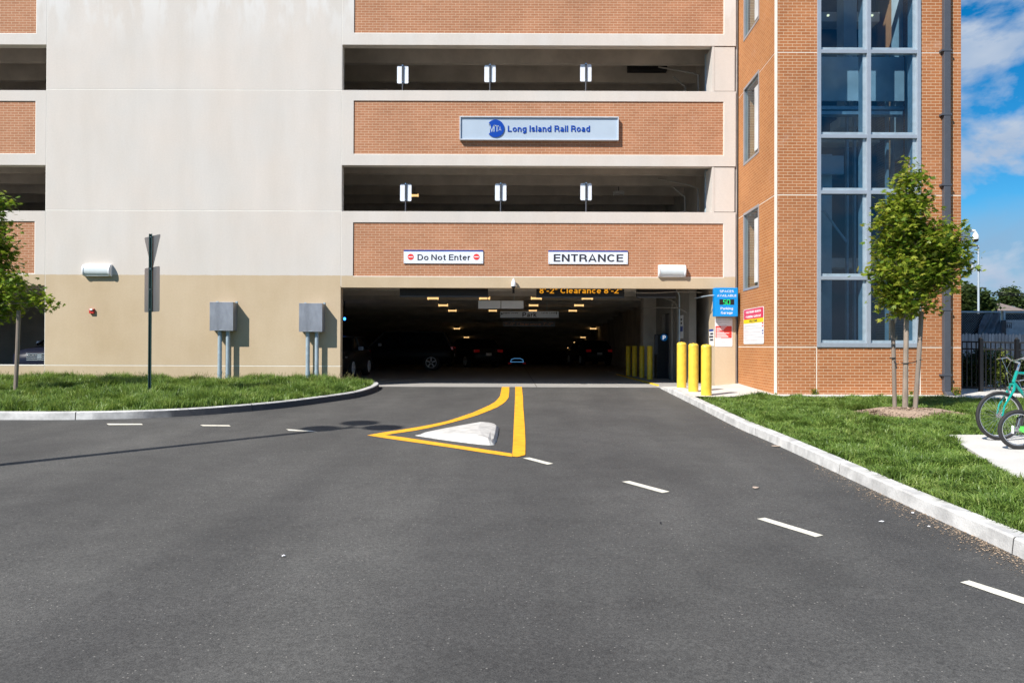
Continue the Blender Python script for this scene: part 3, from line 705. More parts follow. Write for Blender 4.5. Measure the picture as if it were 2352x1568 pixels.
# ================================================================== stair tower
tower = thing('stair_tower', (TX0, TY, 0), 'orange brick stair tower with tall blue glass curtain wall', 'tower')
TH = 13.6; GX0 = XW(1876, 500, TY); GX1 = XW(2113.8, 500, TY); GZ0 = ZW(797.5, 1990, TY)
jz = [ZW(796.5, 1830, TY), ZW(447.5, 1830, TY), ZW(120.7, 1830, TY)]
jz.append(2*jz[2]-jz[1])
vw = .045
mb = MB()
zs = [-.14] + jz + [TH]
for i in range(len(zs)-1):
    z0 = zs[i]+(.011 if i else 0); z1 = zs[i+1]-(.011 if i < len(zs)-2 else 0)
    if i == 0:
        mb.box(TX0+.045, GX0-.012, TY, TY+.3, z0, z1); mb.box(GX0+.012, GX1-.012, TY, TY+.3, z0, GZ0-.004); mb.box(GX1+.012, TX1, TY, TY+.3, z0, z1)
    else:
        mb.box(TX0+.045, GX0, TY, TY+.3, z0, z1); mb.box(GX1, TX1, TY, TY+.3, z0, z1)
mb.build('front_wall', M['brick_t'], tower)
# side wall (very slightly out of square) and far side
mb = MB(); mb2 = MB()
ang = [(TX0, TY+.045), (TX0F, -.0)]
def sidept(t, z): return (TX0+(TX0F-TX0)*t, TY+(0-TY)*t, z)
def side_t(xv):                                     # picture column -> position along the side wall
    lo, hi = 0.0, 1.0
    for _ in range(40):
        mid = (lo+hi)/2; p = Vector(sidept(mid, 1.1)) - CAMPOS; q = CR.inverted() @ p; x = 1176+FPX*q.x/-q.z
        if x > xv: lo = mid
        else: hi = mid
    return (lo+hi)/2
def side_z(xv, yv):
    t = side_t(xv); p = sidept(t, 0); return onY(xv, yv, p[1]).z
wt0, wt1 = side_t(1743), side_t(1707.5)
wz = [(side_z(1707.5, 669), side_z(1707.5, 489)), (side_z(1708.5, 381), side_z(1708.5, 209)), (side_z(1708.5, 95), side_z(1708.5, 95)+2.03)]
wz = [(a, a+2.03) for a, b in wz]
def sideslab(mb, t0, t1, z0, z1, th=.3, out=0.0):
    a, b = Vector(sidept(t0, z0)), Vector(sidept(t1, z0)); o = Vector((-out, 0, 0)); i = Vector((th, 0, 0)); h = Vector((0, 0, z1-z0))
    mb.add([a+o, b+o, b+i, a+i, a+o+h, b+o+h, b+i+h, a+i+h], [(0,1,2,3),(4,7,6,5),(0,4,5,1),(1,5,6,2),(2,6,7,3),(3,7,4,0)])
tA = .045/3.14
cuts = sorted([-.14] + [z for w in wz for z in w] + jz + [TH])
for i in range(len(cuts)-1):
    a, b = cuts[i], cuts[i+1]; mid = (a+b)/2
    a2 = a+(.011 if any(abs(a-j) < 1e-6 for j in jz) else 0); b2 = b-(.011 if any(abs(b-j) < 1e-6 for j in jz) else 0)
    inw = any(w[0] < mid < w[1] for w in wz)
    if inw: sideslab(mb, tA, wt0, a2, b2); sideslab(mb, wt1, 1.0, a2, b2)
    else: sideslab(mb, tA, 1.0, a2, b2)
mb.build('side_wall', M['brick_s'], tower)
mb = MB()
for z in jz: 
    mb.box(TX0+.045, GX0-.0 if z > jz[0]+.1 else GX0, TY+.004, TY+.2, z-.011, z+.011); mb.box(GX1, TX1, TY+.004, TY+.2, z-.011, z+.011)
    inside = [w for w in wz if w[0] < z < w[1]]
    sideslab(mb, tA, 1.0 if not inside else wt0, z-.011, z+.011, .2, -.004)
    if inside: sideslab(mb, wt1, 1.0, z-.011, z+.011, .2, -.004)
for x in (GX0, GX1): mb.box(x-.012, x+.012, TY+.004, TY+.2, -.14, jz[0]-.011 if x == GX0 else jz[0]-.011)
mb.build('joint', M['cast'], tower, split=True)
mb = MB(); mb.box(TX0-.004, TX0+.045, TY-.004, TY+.045, -.14, TH); mb.build('corner_strip', M['cast'], tower)
mb = MB(); mb.box(TX1-.3, TX1-.002, TY+.31, 4.5, -.14, TH); mb.build('side_wall', M['brick_s'], tower)
mb = MB(); mb.box(TX0+.31, TX1-.31, 4.2, 4.5, -.14, TH); mb.box(TX0+.31, TX1-.31, TY+.31, 4.2, TH-.2, TH-.02); mb.box(XC+.1, XC+.3, .45, 4.4, -.1, TH); mb.build('inner_wall', M['stem'], tower)
mb = MB(); mb.box(TX0+.31, TX1-.31, TY+.31, 4.2, -.1, .12); mb.build('floor', M['stem'], tower)
# curtain wall ------------------------------------------------------------
win = MB(); fy0, fy1 = TY-.035, TY+.12
trans = [ZW(y, 1990, TY) for y in (-6, 117.5, 312, 440, 637, 790)]
trans = [trans[0]+.02] + trans[1:]
cx0, cx1 = XW(1989.8, 500, TY), XW(1999, 500, TY)
fw = .075
topz = trans[0]
allz = [GZ0] + [ (trans[5]) ] 
win.box(GX0, GX0+.085, fy0, fy1, GZ0, TH-1); win.box(GX1-.085, GX1, fy0, fy1, GZ0, TH-1); win.box(cx0, cx1, fy0, fy1, GZ0, TH-1)
def row(z, h=.085):
    win.box(GX0+.085, cx0, fy0+.004, fy1, z-h/2, z+h/2); win.box(cx1, GX1-.085, fy0+.004, fy1, z-h/2, z+h/2)
row(GZ0+.05, .10)
for z in trans[1:5]: row(z-.02, .082)
t3 = [trans[0]+.05, trans[0]+.05+1.26, trans[0]+.05+1.26+1.95]
for z in t3: row(z, .085)
wf = win.build('window_frame', M['alu'], tower, bevel=.004)
mb = MB()                                            # sloping inner sills catch the light
for z in trans[1:5] + t3: mb.box(GX0+.085, cx0, fy1-.10, fy1+.05, z+.02, z+.085); mb.box(cx1, GX1-.085, fy1-.10, fy1+.05, z+.02, z+.085)
mb.box(GX0+.085, cx0, fy1-.10, fy1+.05, GZ0+.1, GZ0+.16); mb.box(cx1, GX1-.085, fy1-.10, fy1+.05, GZ0+.1, GZ0+.16)
mb.box(cx0-.07, cx0, fy0+.06, fy1+.12, GZ0, TH-1); mb.box(GX1-.16, GX1-.085, fy0+.06, fy1+.12, GZ0, TH-1)
mb.build('sill', M['galv'], wf)
zsall = [GZ0+.1] + [z+.02 for z in trans[4:0:-1]] + [z+.04 for z in t3]
for i in range(len(zsall)-1):
    for (a, b) in ((GX0+.085, cx0), (cx1, GX1-.085)):
        mb = MB(); mb.box(a, b, TY+.03, TY+.042, zsall[i], zsall[i+1]-.085 if i < len(zsall)-1 else TH-1); mb.build('glass_pane', M['glass'], tower)
# things to see behind the glass: landings, elevator shaft, columns, rail
mb = MB(); 
IX0, IX1 = TX0+.5, TX1-.5
for k, z in enumerate((3.45, 6.75, 9.95)): mb.box(GX0+.1, IX1, -.4, 4.2, z-.25, z)
landing = mb.build('landing', M['stem'], tower, split=True)
mb = MB(); mb.box(XW(1884,500,-2), XW(1915,500,-2), -1.9, -1.3, 0, 5.8); mb.build('shaft_wall', M['stem'], tower)
mb = MB(); mb.box(XW(1938,50,-1.2), XW(1968,50,-1.2), -1.2, -.8, 6.9, 12); mb.box(XW(1930,50,-1.3), XW(1976,50,-1.3), -1.3, -.7, 6.65, 6.9); mb.box(XW(2066,50,-1.2), XW(2080,50,-1.2), -1.2, -.8, 5.9, 12); mb.build('column', M['stem'], tower)
mb = MB(); mb.box(GX0+.05, XW(2077,200,-2.2), -2.2, -2.15, ZW(232,1990,-2.2), ZW(131,1990,-2.2)); mb.build('inner_panel', M['stem'], tower)
mb = MB(); za = ZW(240, 1990, -2.4)
mb.box(GX0+.05, XW(2077,200,-2.4), -2.4, -2.2, za-.12, za-.04); mb.box(GX0+.05, XW(2073,200,-2.4), -2.4, -2.2, za-.24, za-.16); mb.build('hoist_beam', M['galv'], tower, split=True)
mb = MB(); mb.tube([onY(1884,484,-2.3), onY(1895,487,-2.3), onY(1918,520,-2.3), onY(1945,556,-2.3)], .03, 8); mb.build('handrail', M['polewhite'], tower)
mb = MB()
for xx in (1945, 1962, 2037, 2050, 2084): x = XW(xx, 400, -1.6); mb.box(x, x+.05, -1.6, -1.5, .3, 8.4)
mb.build('guide_rail', M['galv'], tower, split=True)
mb = MB(); mb.box(XW(1884,400,-2.2), XW(1938,400,-2.2), -2.2, -2.1, ZW(400,1990,-2.2), ZW(358,1990,-2.2)); mb.build('inner_panel', M['polewhite'], tower)
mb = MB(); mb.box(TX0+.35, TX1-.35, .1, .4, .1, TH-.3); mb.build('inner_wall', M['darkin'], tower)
mb = MB()
for (x, y) in ((1902,36),(1940,57),(2003,36),(1978,57)):
    p = onY(x, y, -1.0); mb.box(p.x-.025, p.x+.025, -1.02, -.98, p.z-.02, p.z+.02)
mb.build('inner_lamp', surf('small_lamp', (.8,.8,.7), .5, 0, emit=(1,.85,.5), es=1.3), tower)
# side windows
for (a, b) in wz:
    fr = MB(); e = .06
    fd = e/3.14
    sideslab(fr, wt0, wt0+fd, a, b, .1, .012); sideslab(fr, wt1-fd, wt1, a, b, .1, .012)
    sideslab(fr, wt0+fd, wt1-fd, a, a+e, .1, .010); sideslab(fr, wt0+fd, wt1-fd, b-e, b, .1, .010)
    f = fr.build('side_window', M['alu_side'], tower)
    g = MB(); sideslab(g, wt0+fd, wt1-fd, a+e, b-e, .035, -.025); g.build('glass_pane', M['glass_side'] if 'glass_side' in M else M['glass'], f)
    q = MB(); sideslab(q, wt0+.02, wt0+.15, a+.15, b-.3, .02, -.9); q.build('blind', M['stem'], f)
# downspout ------------------------------------------------------------------
dx0, dx1 = XW(2168.3, 500, TY-.1), XW(2183.4, 500, TY-.1); zb_ = -.14
mb = MB(); mb.box(dx0, dx1, TY-.115, TY-.012, .12, TH)
pz = onY(2176, 893, TY-.1).z
mb.add([(dx0,TY-.115,.12),(dx1,TY-.115,.12),(dx1,TY-.012,.12),(dx0,TY-.012,.12),(dx0+.04,TY-.30,-.03),(dx1+.06,TY-.30,-.03),(dx1+.06,TY-.22,-.10),(dx0+.04,TY-.22,-.10)],
       [(0,1,5,4),(1,2,6,5),(2,3,7,6),(3,0,4,7)])
ds = mb.build('downspout', M['down'], tower, bevel=.008)
mb = MB()
for y in (116, 263, 424.5, 711, 861): z = ZW(y, 2176, TY-.1); mb.box(dx0-.06, dx1+.02, TY-.125, TY-.005, z-.02, z+.02)
mb.build('bracket', M['down'], ds, split=True)
# ================================================================== lettering (plain grotesque drawn as strokes)
def E_(cx, cy, rx, ry, a0, a1, n=None):
    n = n or max(4, int(abs(a1-a0)/18)); return [(cx+rx*math.cos(math.radians(a0+(a1-a0)*i/n)), cy+ry*math.sin(math.radians(a0+(a1-a0)*i/n))) for i in range(n+1)]
def glyph(ch, w):
    h = w/2; X = .74
    def stem(x, a=0, b=1): return [(x, a), (x, b)]
    def S_(W_, T):
        m = T*.51; return [E_(W_/2, (T-h+m)/2, W_/2-h, (T-h-m)/2, 25, 270)+E_(W_/2, (m+h)/2, W_/2-h, (m-h)/2, 90, -155)[1:]]
    if ch == ' ': return .28, []
    G = {
     'A': (.76, [[(.07,0),(.38,.98),(.69,0)], [(.17,.29),(.59,.29)]]), 'B': (.70, [stem(h), [(h,1-h)]+E_(.40,(1-h+.52)/2,.27-h,(1-h-.52)/2,90,-90)+[(h,.52)], [(h,.52)]+E_(.40,(.52+h)/2,.30-h,(.52-h)/2,90,-90)+[(h,h)]]),
     'C': (.74, [E_(.39,.5,.39-h,.5-h,42,318)]), 'D': (.74, [stem(h), [(h,1-h)]+E_(.34,.5,.40-h,.5-h,90,-90)+[(h,h)]]), 'E': (.62, [stem(h), [(h,1-h),(.62,1-h)], [(h,.52),(.58,.52)], [(h,h),(.62,h)]]),
     'G': (.78, [E_(.40,.5,.40-h,.5-h,42,335), [(.44,.45),(.78-h,.45),(.78-h,0)]]), 'H': (.72, [stem(h), stem(.72-h), [(h,.52),(.72-h,.52)]]), 'I': (w, [stem(h)]), 'K': (.70, [stem(h), [(h,.32),(.62,1)], [(.27,.52),(.66,0)]]),
     'L': (.56, [stem(h), [(h,h),(.56,h)]]), 'M': (.86, [stem(h), stem(.86-h), [(h,.98),(.43,.08),(.86-h,.98)]]), 'N': (.72, [stem(h), stem(.72-h), [(h,.98),(.72-h,.02)]]), 'O': (.80, [E_(.4,.5,.4-h,.5-h,0,360)]),
     'P': (.66, [stem(h), [(h,1-h)]+E_(.38,(1-h+.45)/2,.28-h,(1-h-.45)/2,90,-90)+[(h,.45)]]), 'R': (.70, [stem(h), [(h,1-h)]+E_(.38,(1-h+.47)/2,.29-h,(1-h-.47)/2,90,-90)+[(h,.47)], [(.36,.47),(.50,.44),(.60,.32),(.64,0)]]),
     'S': (.68, S_(.68, 1)), 'T': (.64, [[(0,1-h),(.64,1-h)], stem(.32)]), 'U': (.72, [[(h,1)]+E_(.36,.36,.36-h,.36-h,180,360)+[(.72-h,1)]]), 'V': (.70, [[(.06,1),(.35,.02),(.64,1)]]), 'W': (.98, [[(.06,1),(.27,.02),(.49,.96),(.71,.02),(.92,1)]]),
     'Y': (.70, [[(.06,1),(.35,.45),(.64,1)], [(.35,.45),(.35,0)]]),
     'a': (.54, [E_(.26,.50,.25-h,.24-h,160,0)+[(.52-h,.12),(.55-h,0)], E_(.25,.21,.25-h,.21-h,0,360)]), 'c': (.56, [E_(.29,.37,.29-h,.37-h,42,318)]), 'd': (.58, [E_(.29,.37,.29-h,.37-h,0,360), stem(.58-h)]), 'e': (.58, [E_(.29,.37,.29-h,.37-h,0,318), [(h,.37),(.58-h,.37)]]),
     'g': (.58, [E_(.29,.37,.29-h,.37-h,0,360), [(.58-h,X),(.58-h,-.04)]+E_(.29,-.04,.29-h,.24-h,0,-150)[1:]]), 'i': (w, [stem(h,0,X), stem(h,.86,1)]), 'k': (.54, [stem(h), [(h,.27),(.48,X)], [(.22,.42),(.50,0)]]), 'l': (w, [stem(h)]),
     'n': (.56, [stem(h,0,X), [(h,.42)]+E_(.28,.44,.28-h,.30-h,180,0)+[(.56-h,0)]]), 'o': (.60, [E_(.30,.37,.30-h,.37-h,0,360)]), 'p': (.58, [E_(.29,.37,.29-h,.37-h,0,360), stem(h,-.28,X)]), 'r': (.36, [stem(h,0,X), [(h,.40)]+E_(.34,.40,.34-h,.34-h,180,88)]),
     's': (.50, S_(.50, X)), 't': (.34, [[(.15,.94),(.15,.14),(.21,h),(.34,h)], [(0,X-h*.8),(.32,X-h*.8)]]), 'v': (.52, [[(.05,X),(.26,.02),(.47,X)]]), 'w': (.74, [[(.05,X),(.2,.02),(.37,X-.04),(.54,.02),(.69,X)]]),
     '8': (.60, [E_(.30,.76,.26-h,.24-h,0,360), E_(.30,.28,.30-h,.28-h,0,360)]), '2': (.58, [E_(.29,.70,.29-h,.30-h,165,-35)+[(.06,h),(.58,h)]]), '7': (.58, [[(0,1-h),(.53,1-h),(.20,0)]]), '0': (.60, [E_(.30,.5,.30-h,.5-h,0,360)]),
     "'": (w*.9, [stem(h,.68,1)]), '"': (.34, [stem(h,.68,1), stem(.34-h,.68,1)]), '-': (.34, [[(0,.40),(.34,.40)]])}
    return G.get(ch, (.5, []))
def text_geo(s, bold=.02, space=1.0):
    w = .105+bold*2.1; x = 0; vs = []; fs = []; k = 0
    for ch in s:
        W_, st = glyph(ch, w)
        for P in st:
            k += 1; zt = 1+.02*(k % 4); n = len(P); L_ = []; closed = n > 4 and abs(P[0][0]-P[-1][0]) < 1e-6 and abs(P[0][1]-P[-1][1]) < 1e-6
            for i in range(n):
                a = P[i-1] if i else (P[-2] if closed else None); b = P[i+1] if i < n-1 else (P[1] if closed else None); c = P[i]
                ds = []
                for (p, q) in ((a, c), (c, b)):
                    if p is None or q is None: continue
                    dx, dy = q[0]-p[0], q[1]-p[1]; l = math.hypot(dx, dy) or 1; ds.append((-dy/l, dx/l))
                nx = sum(d[0] for d in ds)/len(ds); ny = sum(d[1] for d in ds)/len(ds); l2 = max(nx*nx+ny*ny, .22); L_.append((nx/l2*w/2, ny/l2*w/2))
            base = len(vs)
            for i in range(n):
                (px, py), (ox, oy) = P[i], L_[i]
                for z in (0, zt): vs.append((x+px+ox, py+oy, z)); vs.append((x+px-ox, py-oy, z))
            for i in range(n-1):
                A = base+4*i; B = A+4; fs += [(A+2, A+3, B+3, B+2), (A, B, B+1, A+1), (A, A+2, B+2, B), (A+1, B+1, B+3, A+3)]
            fs += [(base, base+1, base+3, base+2), (base+4*(n-1), base+4*(n-1)+2, base+4*(n-1)+3, base+4*(n-1)+1)]
        x += W_+.125*space
    return np.array(vs), fs
def add_text(mb, s, p00, p10, p01, nrm, bold=0.0, thick=.003, space=1.0):
    """fit the word into the parallelogram p00 (lower left), p10 (lower right), p01 (upper left)"""
    vs, fs = text_geo(s, bold, space); a = vs.min(0); b = vs.max(0)
    p00, p10, p01, nrm = map(Vector, (p00, p10, p01, nrm)); u = p10-p00; v = p01-p00; out = []
    for q in vs:
        k = (q[0]-a[0])/(b[0]-a[0]); l = (q[1]-a[1])/(b[1]-a[1]); m = (q[2]-a[2])/(b[2]-a[2])
        out.append(p00+u*k+v*l+nrm*(thick*m))
    mb.add(out, fs)
def wtext(mb, s, x0, x1, ytop, ybot, Y, bold=.02, thick=.003, space=1.0):
    """word on a wall facing the drive (plane y = Y)"""
    a = onY(x0, ybot, Y); b = onY(x1, ybot, Y); c = onY(x0, ytop, Y)
    add_text(mb, s, a, Vector((b.x, Y, a.z)), Vector((a.x, Y, c.z)), (0, -1, 0), bold, thick, space)
def plate(mb, x0, x1, ytop, ybot, Y, th, r=0.0, n=5):
    a = onY(x0, ybot, Y); b = onY(x1, ytop, Y); X0, X1, Z0, Z1 = a.x, b.x, a.z, b.z
    if r <= 0: mb.box(X0, X1, Y, Y+th, Z0, Z1); return
    pts = []
    for (cx, cz, a0) in ((X1-r, Z1-r, 0), (X0+r, Z1-r, 90), (X0+r, Z0+r, 180), (X1-r, Z0+r, 270)):
        for i in range(n+1): t = math.radians(a0+90*i/n); pts.append((cx+r*math.cos(t), Y, cz+r*math.sin(t)))
    mb.prism(pts, (0, th, 0))
def disc(mb, c, r, Y, th, n=32):
    mb.prism([(c.x+r*math.cos(2*math.pi*i/n), Y, c.z+r*math.sin(2*math.pi*i/n)) for i in range(n)], (0, th, 0))
# rail road sign ----------------------------------------------------------
def Zs(x, y): return ((1100+x/4.704)*.91875, (270+y/4.704)*.91875)
s0 = onY(1239, 322, 0)
sg = thing('rail_road_sign', (s0.x, -.08, s0.z), 'long pale blue framed rail road sign on the brick band above the middle opening', 'sign')
x0, yt = Zs(230, 103); x1, yb = Zs(2103, 374)
Yf = -.09
a = onY(x0, yb, Yf); b = onY(x1, yt, Yf)
mb = MB(); e = .028
mb.box(a.x, b.x, Yf, .03, b.z-e, b.z); mb.box(a.x, b.x, Yf, .03, a.z, a.z+e); mb.box(a.x, a.x+e, Yf, .03, a.z+e, b.z-e); mb.box(b.x-e, b.x, Yf, .03, a.z+e, b.z-e)
mb.build('frame', M['framegrey'], sg, bevel=.003)
mb = MB(); mb.box(a.x+e, b.x-e, -.05, .03, a.z+e, b.z-e); mb.build('face_panel', M['signblue'], sg)
mb = MB(); c = onY(*Zs(653, 243), -.06); R = 103/4.704*.91875/85.4*1.0
pts = []
N_ = 64
for i in range(N_):
    t = 2*math.pi*i/N_; cx, cz = math.cos(t), math.sin(t)
    if cx > -.80: pts.append((t, c.x+R*cx, c.z+R*cz))
pts = [(p[1], p[2]) for p in sorted(pts, key=lambda p: (p[0]+math.pi) % (2*math.pi)) ]
def zz(x, y): q = onY(*Zs(x, y), -.062); return (q.x, q.z)
pts = [zz(588, 292)] + pts + [zz(588, 192)]
mb.prism([(x, -.075, z) for x, z in pts], (0, .027, 0)); mb.build('emblem', M['blue'], sg)
mb = MB()
def lt(s, x0_, x1_, ytl, ytr, ybl, ybr, bold):
    vs, fs = text_geo(s, bold); a_ = vs.min(0); b_ = vs.max(0); out = []
    for q in vs:
        k = (q[0]-a_[0])/(b_[0]-a_[0]); l = (q[1]-a_[1])/(b_[1]-a_[1]); yb_ = ybl+(ybr-ybl)*k; yt_ = ytl+(ytr-ytl)*k
        X, Z = zz(x0_+(x1_-x0_)*k, yb_+(yt_-yb_)*l); out.append((X, -.0755-.004*(q[2] > 0), Z))
    mb.add(out, fs)
lt('M', 578, 641, 190, 200, 298, 286, .02); lt('T', 650, 690, 203, 211, 285, 279, .03); lt('A', 689, 721, 212, 220, 276, 271, .01)
mb.build('emblem_letters', M['signblue'], sg)
mb = MB(); 
for (w, xa_, xb_, yt_, yb_) in (('Long', 797, 1016, 210, 300), ('Island', 1052, 1308, 208, 282), ('Rail', 1346, 1505, 208, 282), ('Road', 1541, 1763, 208, 282)):
    X0, Y0 = Zs(xa_, yt_); X1, Y1 = Zs(xb_, yb_); wtext(mb, w, X0, X1, Y0, Y1, -.056, .03, .007)
mb.build('lettering', M['blue'], sg)
# ground storey signs --------------------------------------------------------
def flat_sign(x0, x1, yt, yb, label, name):
    c = onY((x0+x1)/2, yb, 0)
    s = thing(name, (c.x, 0, c.z), label, 'sign')
    mb = MB(); plate(mb, x0, x1, yt, yb, -.006, .03); mb.build('plate', M['signwhite'], s)
    mb = MB(); plate(mb, x0, x1, yt, yt+2.6, -.009, .01); mb.build('blue_stripe', M['darkblue'], s)
    mb = MB()
    for px in (x0+2.5, (x0+x1)/2, x1-2.5): q = onY(px, yb-2.5, 0); disc(mb, q, .008, -.010, .006, 8)
    mb.build('screw', M['down'], s)
    return s
def Z7(x, y): return ((1160+x/5.88)*.91875, (540+y/5.88)*.91875)
s = flat_sign(927.2, 1109.8, 574.5, 604.6, 'white sign reading Do Not Enter between two red no-entry discs', 'entry_ban_sign')
mb = MB()
for w, xa_, xb_ in (('Do', 470, 533), ('Not', 549, 633), ('Enter', 651, 774)):
    X0, Y0 = Z5(xa_, 313); X1, Y1 = Z5(xb_, 347); wtext(mb, w, X0, X1, Y0, Y1, -.008, .022)
mb.build('lettering', M['ink'], s)
for xx in (431, 810):
    q = onY(*Z5(xx, 328), 0); mb = MB(); disc(mb, q, .083, -.009, .01); d_ = mb.build('no_entry_disc', M['red'], s)
    mb = MB(); mb.box(q.x-.062, q.x+.062, -.012, -.008, q.z-.012, q.z+.012); mb.build('bar', M['white'], d_)
s = flat_sign(1259.5, 1442, 575.6, 606, 'white sign reading ENTRANCE in large dark capitals', 'entrance_sign')
mb = MB(); X0, Y0 = Z5(1255, 308); X1, Y1 = Z5(1656, 356); wtext(mb, 'ENTRANCE', X0, X1, Y0, Y1, -.008, .03, space=1.05); mb.build('lettering', M['ink'], s)
# clearance sign bars hanging just inside --------------------------------------
def hang_box(name, x0, x1, yt, yb, Y, label, m='black', depth=.16, ztop=None):
    a = onY(x0, yb, Y); b = onY(x1, yt, Y); zt = ztop if ztop else b.z
    s = thing(name, ((a.x+b.x)/2, Y, a.z), label, 'sign')
    mb = MB(); mb.box(a.x, b.x, Y, Y+depth, a.z+.03, zt); mb.build('casing', M[m], s)
    mb = MB(); mb.box(a.x-.0, b.x, Y-.012, Y+depth, a.z, a.z+.03); mb.build('lower_rail', M['down'], s)
    mb = MB(); 
    for t in (.2, .8): x = a.x+(b.x-a.x)*t; mb.cyl((x, Y+depth/2, zt), (x, Y+depth/2, zt+.35), .012, 6)
    mb.build('hanger', M['galv'], s)
    return s, a, b
hang_box('clearance_bar', 918, 1121, 658, 681.5, .75, 'blank black clearance bar hanging over the left lane of the entrance', ztop=2.84)
s, a, b = hang_box('clearance_sign', 1232, 1434, 657, 683, .75, 'black hanging sign with orange letters giving an 8 foot 2 clearance', ztop=2.84)
mb = MB(); sx = b.x-a.x
for w, xa_, xb_, yt_ in (("8'-2\"", 1173, 1276, 506), ('Clearance', 1294, 1528, 506), ("8'-2\"", 1545, 1648, 506)):
    X0, Y0 = Z5(xa_, yt_); X1, Y1 = Z5(xb_, 538); wtext(mb, w, X0, X1, Y0, Y1, .748, .028, .004)
mb.build('lettering', M['orange_led'], s)
hang_box('dark_signal_box', 1463, 1553, 655, 683.5, .9, 'plain black box hanging at the right end of the entrance ceiling', ztop=2.84)
s, a, b = hang_box('park_direction_sign', 1149, 1283, 715, 731, 6.6, 'pale hanging sign reading Park with Upper Levels and Lower Level arrows', 'signwhite', .06)
mb = MB(); X0, Y0 = Z5(1075, 647); X1, Y1 = Z5(1157, 674); wtext(mb, 'Park', X0, X1, Y0, Y1, 6.598, .03)
X0, Y0 = Z5(965, 646); X1, Y1 = Z5(1050, 656); wtext(mb, 'Upper Levels', X0, X1, Y0, Y1, 6.598, .02)
X0, Y0 = Z5(1186, 645); X1, Y1 = Z5(1264, 655); wtext(mb, 'Lower Level', X0, X1, Y0, Y1, 6.598, .02)
def arrow(p, d, r=.05):
    p = Vector(p); d = Vector(d); n = Vector((d.z, 0, -d.x))
    mb.face([p+d*r, p+n*r*.7, p-n*r*.7]); mb.face([p+n*r*.2, p+n*r*.2-d*r, p-n*r*.2-d*r, p-n*r*.2])
arrow(onY(*Z5(957, 654), 6.597), (-1,0,0)); arrow(onY(*Z5(1271, 652), 6.597), (0,0,1))
mb.build('lettering', M['ink'], s)
s, a, b = hang_box('lower_clearance_sign', 1156, 1275, 738, 749, 6.7, 'dim black bar below the Park sign giving a 7 foot clearance', ztop=None)
mb = MB()
for w, xa_, xb_ in (("7'-0\"", 972, 1030), ('Clearance', 1042, 1182), ("7'-0\"", 1192, 1250)):
    X0, Y0 = Z5(xa_, 706); X1, Y1 = Z5(xb_, 724); wtext(mb, w, X0, X1, Y0, Y1, 6.698, .02)
mb.build('lettering', M['orange_dim'], s)
x, y = Z5(950, 602); a = onY(*Z5(820, 625), 3.6); b = onY(*Z5(1081, 580), 3.6)
s = thing('blank_panel_sign', ((a.x+b.x)/2, 3.6, a.z), 'blank grey back of a two-panel sign hanging behind the clearance bars', 'sign')
m_ = (a.x+b.x)/2
for (u, v) in ((a.x, m_-.01), (m_+.01, b.x)): mb = MB(); mb.box(u, v, 3.6, 3.66, a.z, b.z); mb.build('panel', M['signwhite'], s, bevel=.004)
mb = MB(); 
for t in (a.x+.3, b.x-.3): mb.cyl((t, 3.63, b.z), (t, 3.63, b.z+.2), .012, 6)
mb.build('hanger', M['galv'], s)
# spaces sign ---------------------------------------------------------------------
def Zp(x, y): return ((1500+x/4.611)*.91875, (640+y/4.611)*.91875)
Ys = -.30
X0, Y0 = Zp(1322, 365); X1, Y1 = Zp(1590, 695); a = onY(X0, Y1, Ys); b = onY(X1, Y0, Ys)
s = thing('spaces_sign', ((a.x+b.x)/2, -.1, a.z), 'bright blue electronic sign reading SPACES AVAILABLE 50 Parking Garage', 'sign')
mb = MB(); mb.box(a.x, b.x, Ys, Ys+.20, a.z, b.z); mb.build('case', M['cyan'], s, bevel=.008)
mb = MB(); mb.box(a.x+.06, b.x-.1, Ys+.20, -.003, a.z+.2, a.z+.26); mb.box(a.x+.06, b.x-.1, Ys+.20, -.003, b.z-.26, b.z-.2); mb.build('bracket', M['galv'], s)
mb = MB()
for w, xa_, xb_, yt_, yb_ in (('SPACES', 1381, 1543, 389, 419), ('AVAILABLE', 1350, 1573, 440, 470), ('Parking', 1391, 1533, 589, 625), ('Garage', 1394, 1529, 638, 674)):
    P0 = Zp(xa_, yt_); P1 = Zp(xb_, yb_); wtext(mb, w, P0[0], P1[0], P0[1], P1[1], Ys-.001, .02, .002)
mb.build('lettering', M['white'], s)
P0 = Zp(1377, 498); P1 = Zp(1547, 560); mb = MB(); plate(mb, P0[0], P1[0], P0[1], P1[1], Ys-.003, .01); dsp = mb.build('display', M['black'], s)
mb = MB()
def seg(x0_, y0_, x1_, y1_, t=4.5):
    A = onY(*Zp(x0_, y0_), Ys-.006); B = onY(*Zp(x1_, y1_), Ys-.006); mb.beam(A, B, .004, t/4.611*.91875/87, up=(0,-1,0)) if False else mb.obox((A+B)/2, ((B-A)/2), Vector((0,-.001,0)), (B-A).normalized().cross(Vector((0,1,0)))*(t/4.611*.91875/87/2))
for sg_ in ((1424,505,1452,505),(1424,505,1424,529),(1424,529,1452,529),(1452,529,1452,556),(1424,556,1452,556),(1464,505,1497,505),(1464,505,1464,556),(1497,505,1497,556),(1464,556,1497,556)): seg(*sg_)
mb.build('digits', M['green_led'], dsp)
mb = MB(); q = onY(*Zp(1320, 452), Ys+.1); mb.tube([(q.x+.02, Ys+.1, q.z), (q.x-.12, Ys+.12, q.z-.005), (q.x-.25, .10, q.z-.02), (q.x-.3, .7, q.z-.02)], .017, 8); mb.build('feed_conduit', M['galv'], s, smooth=True)
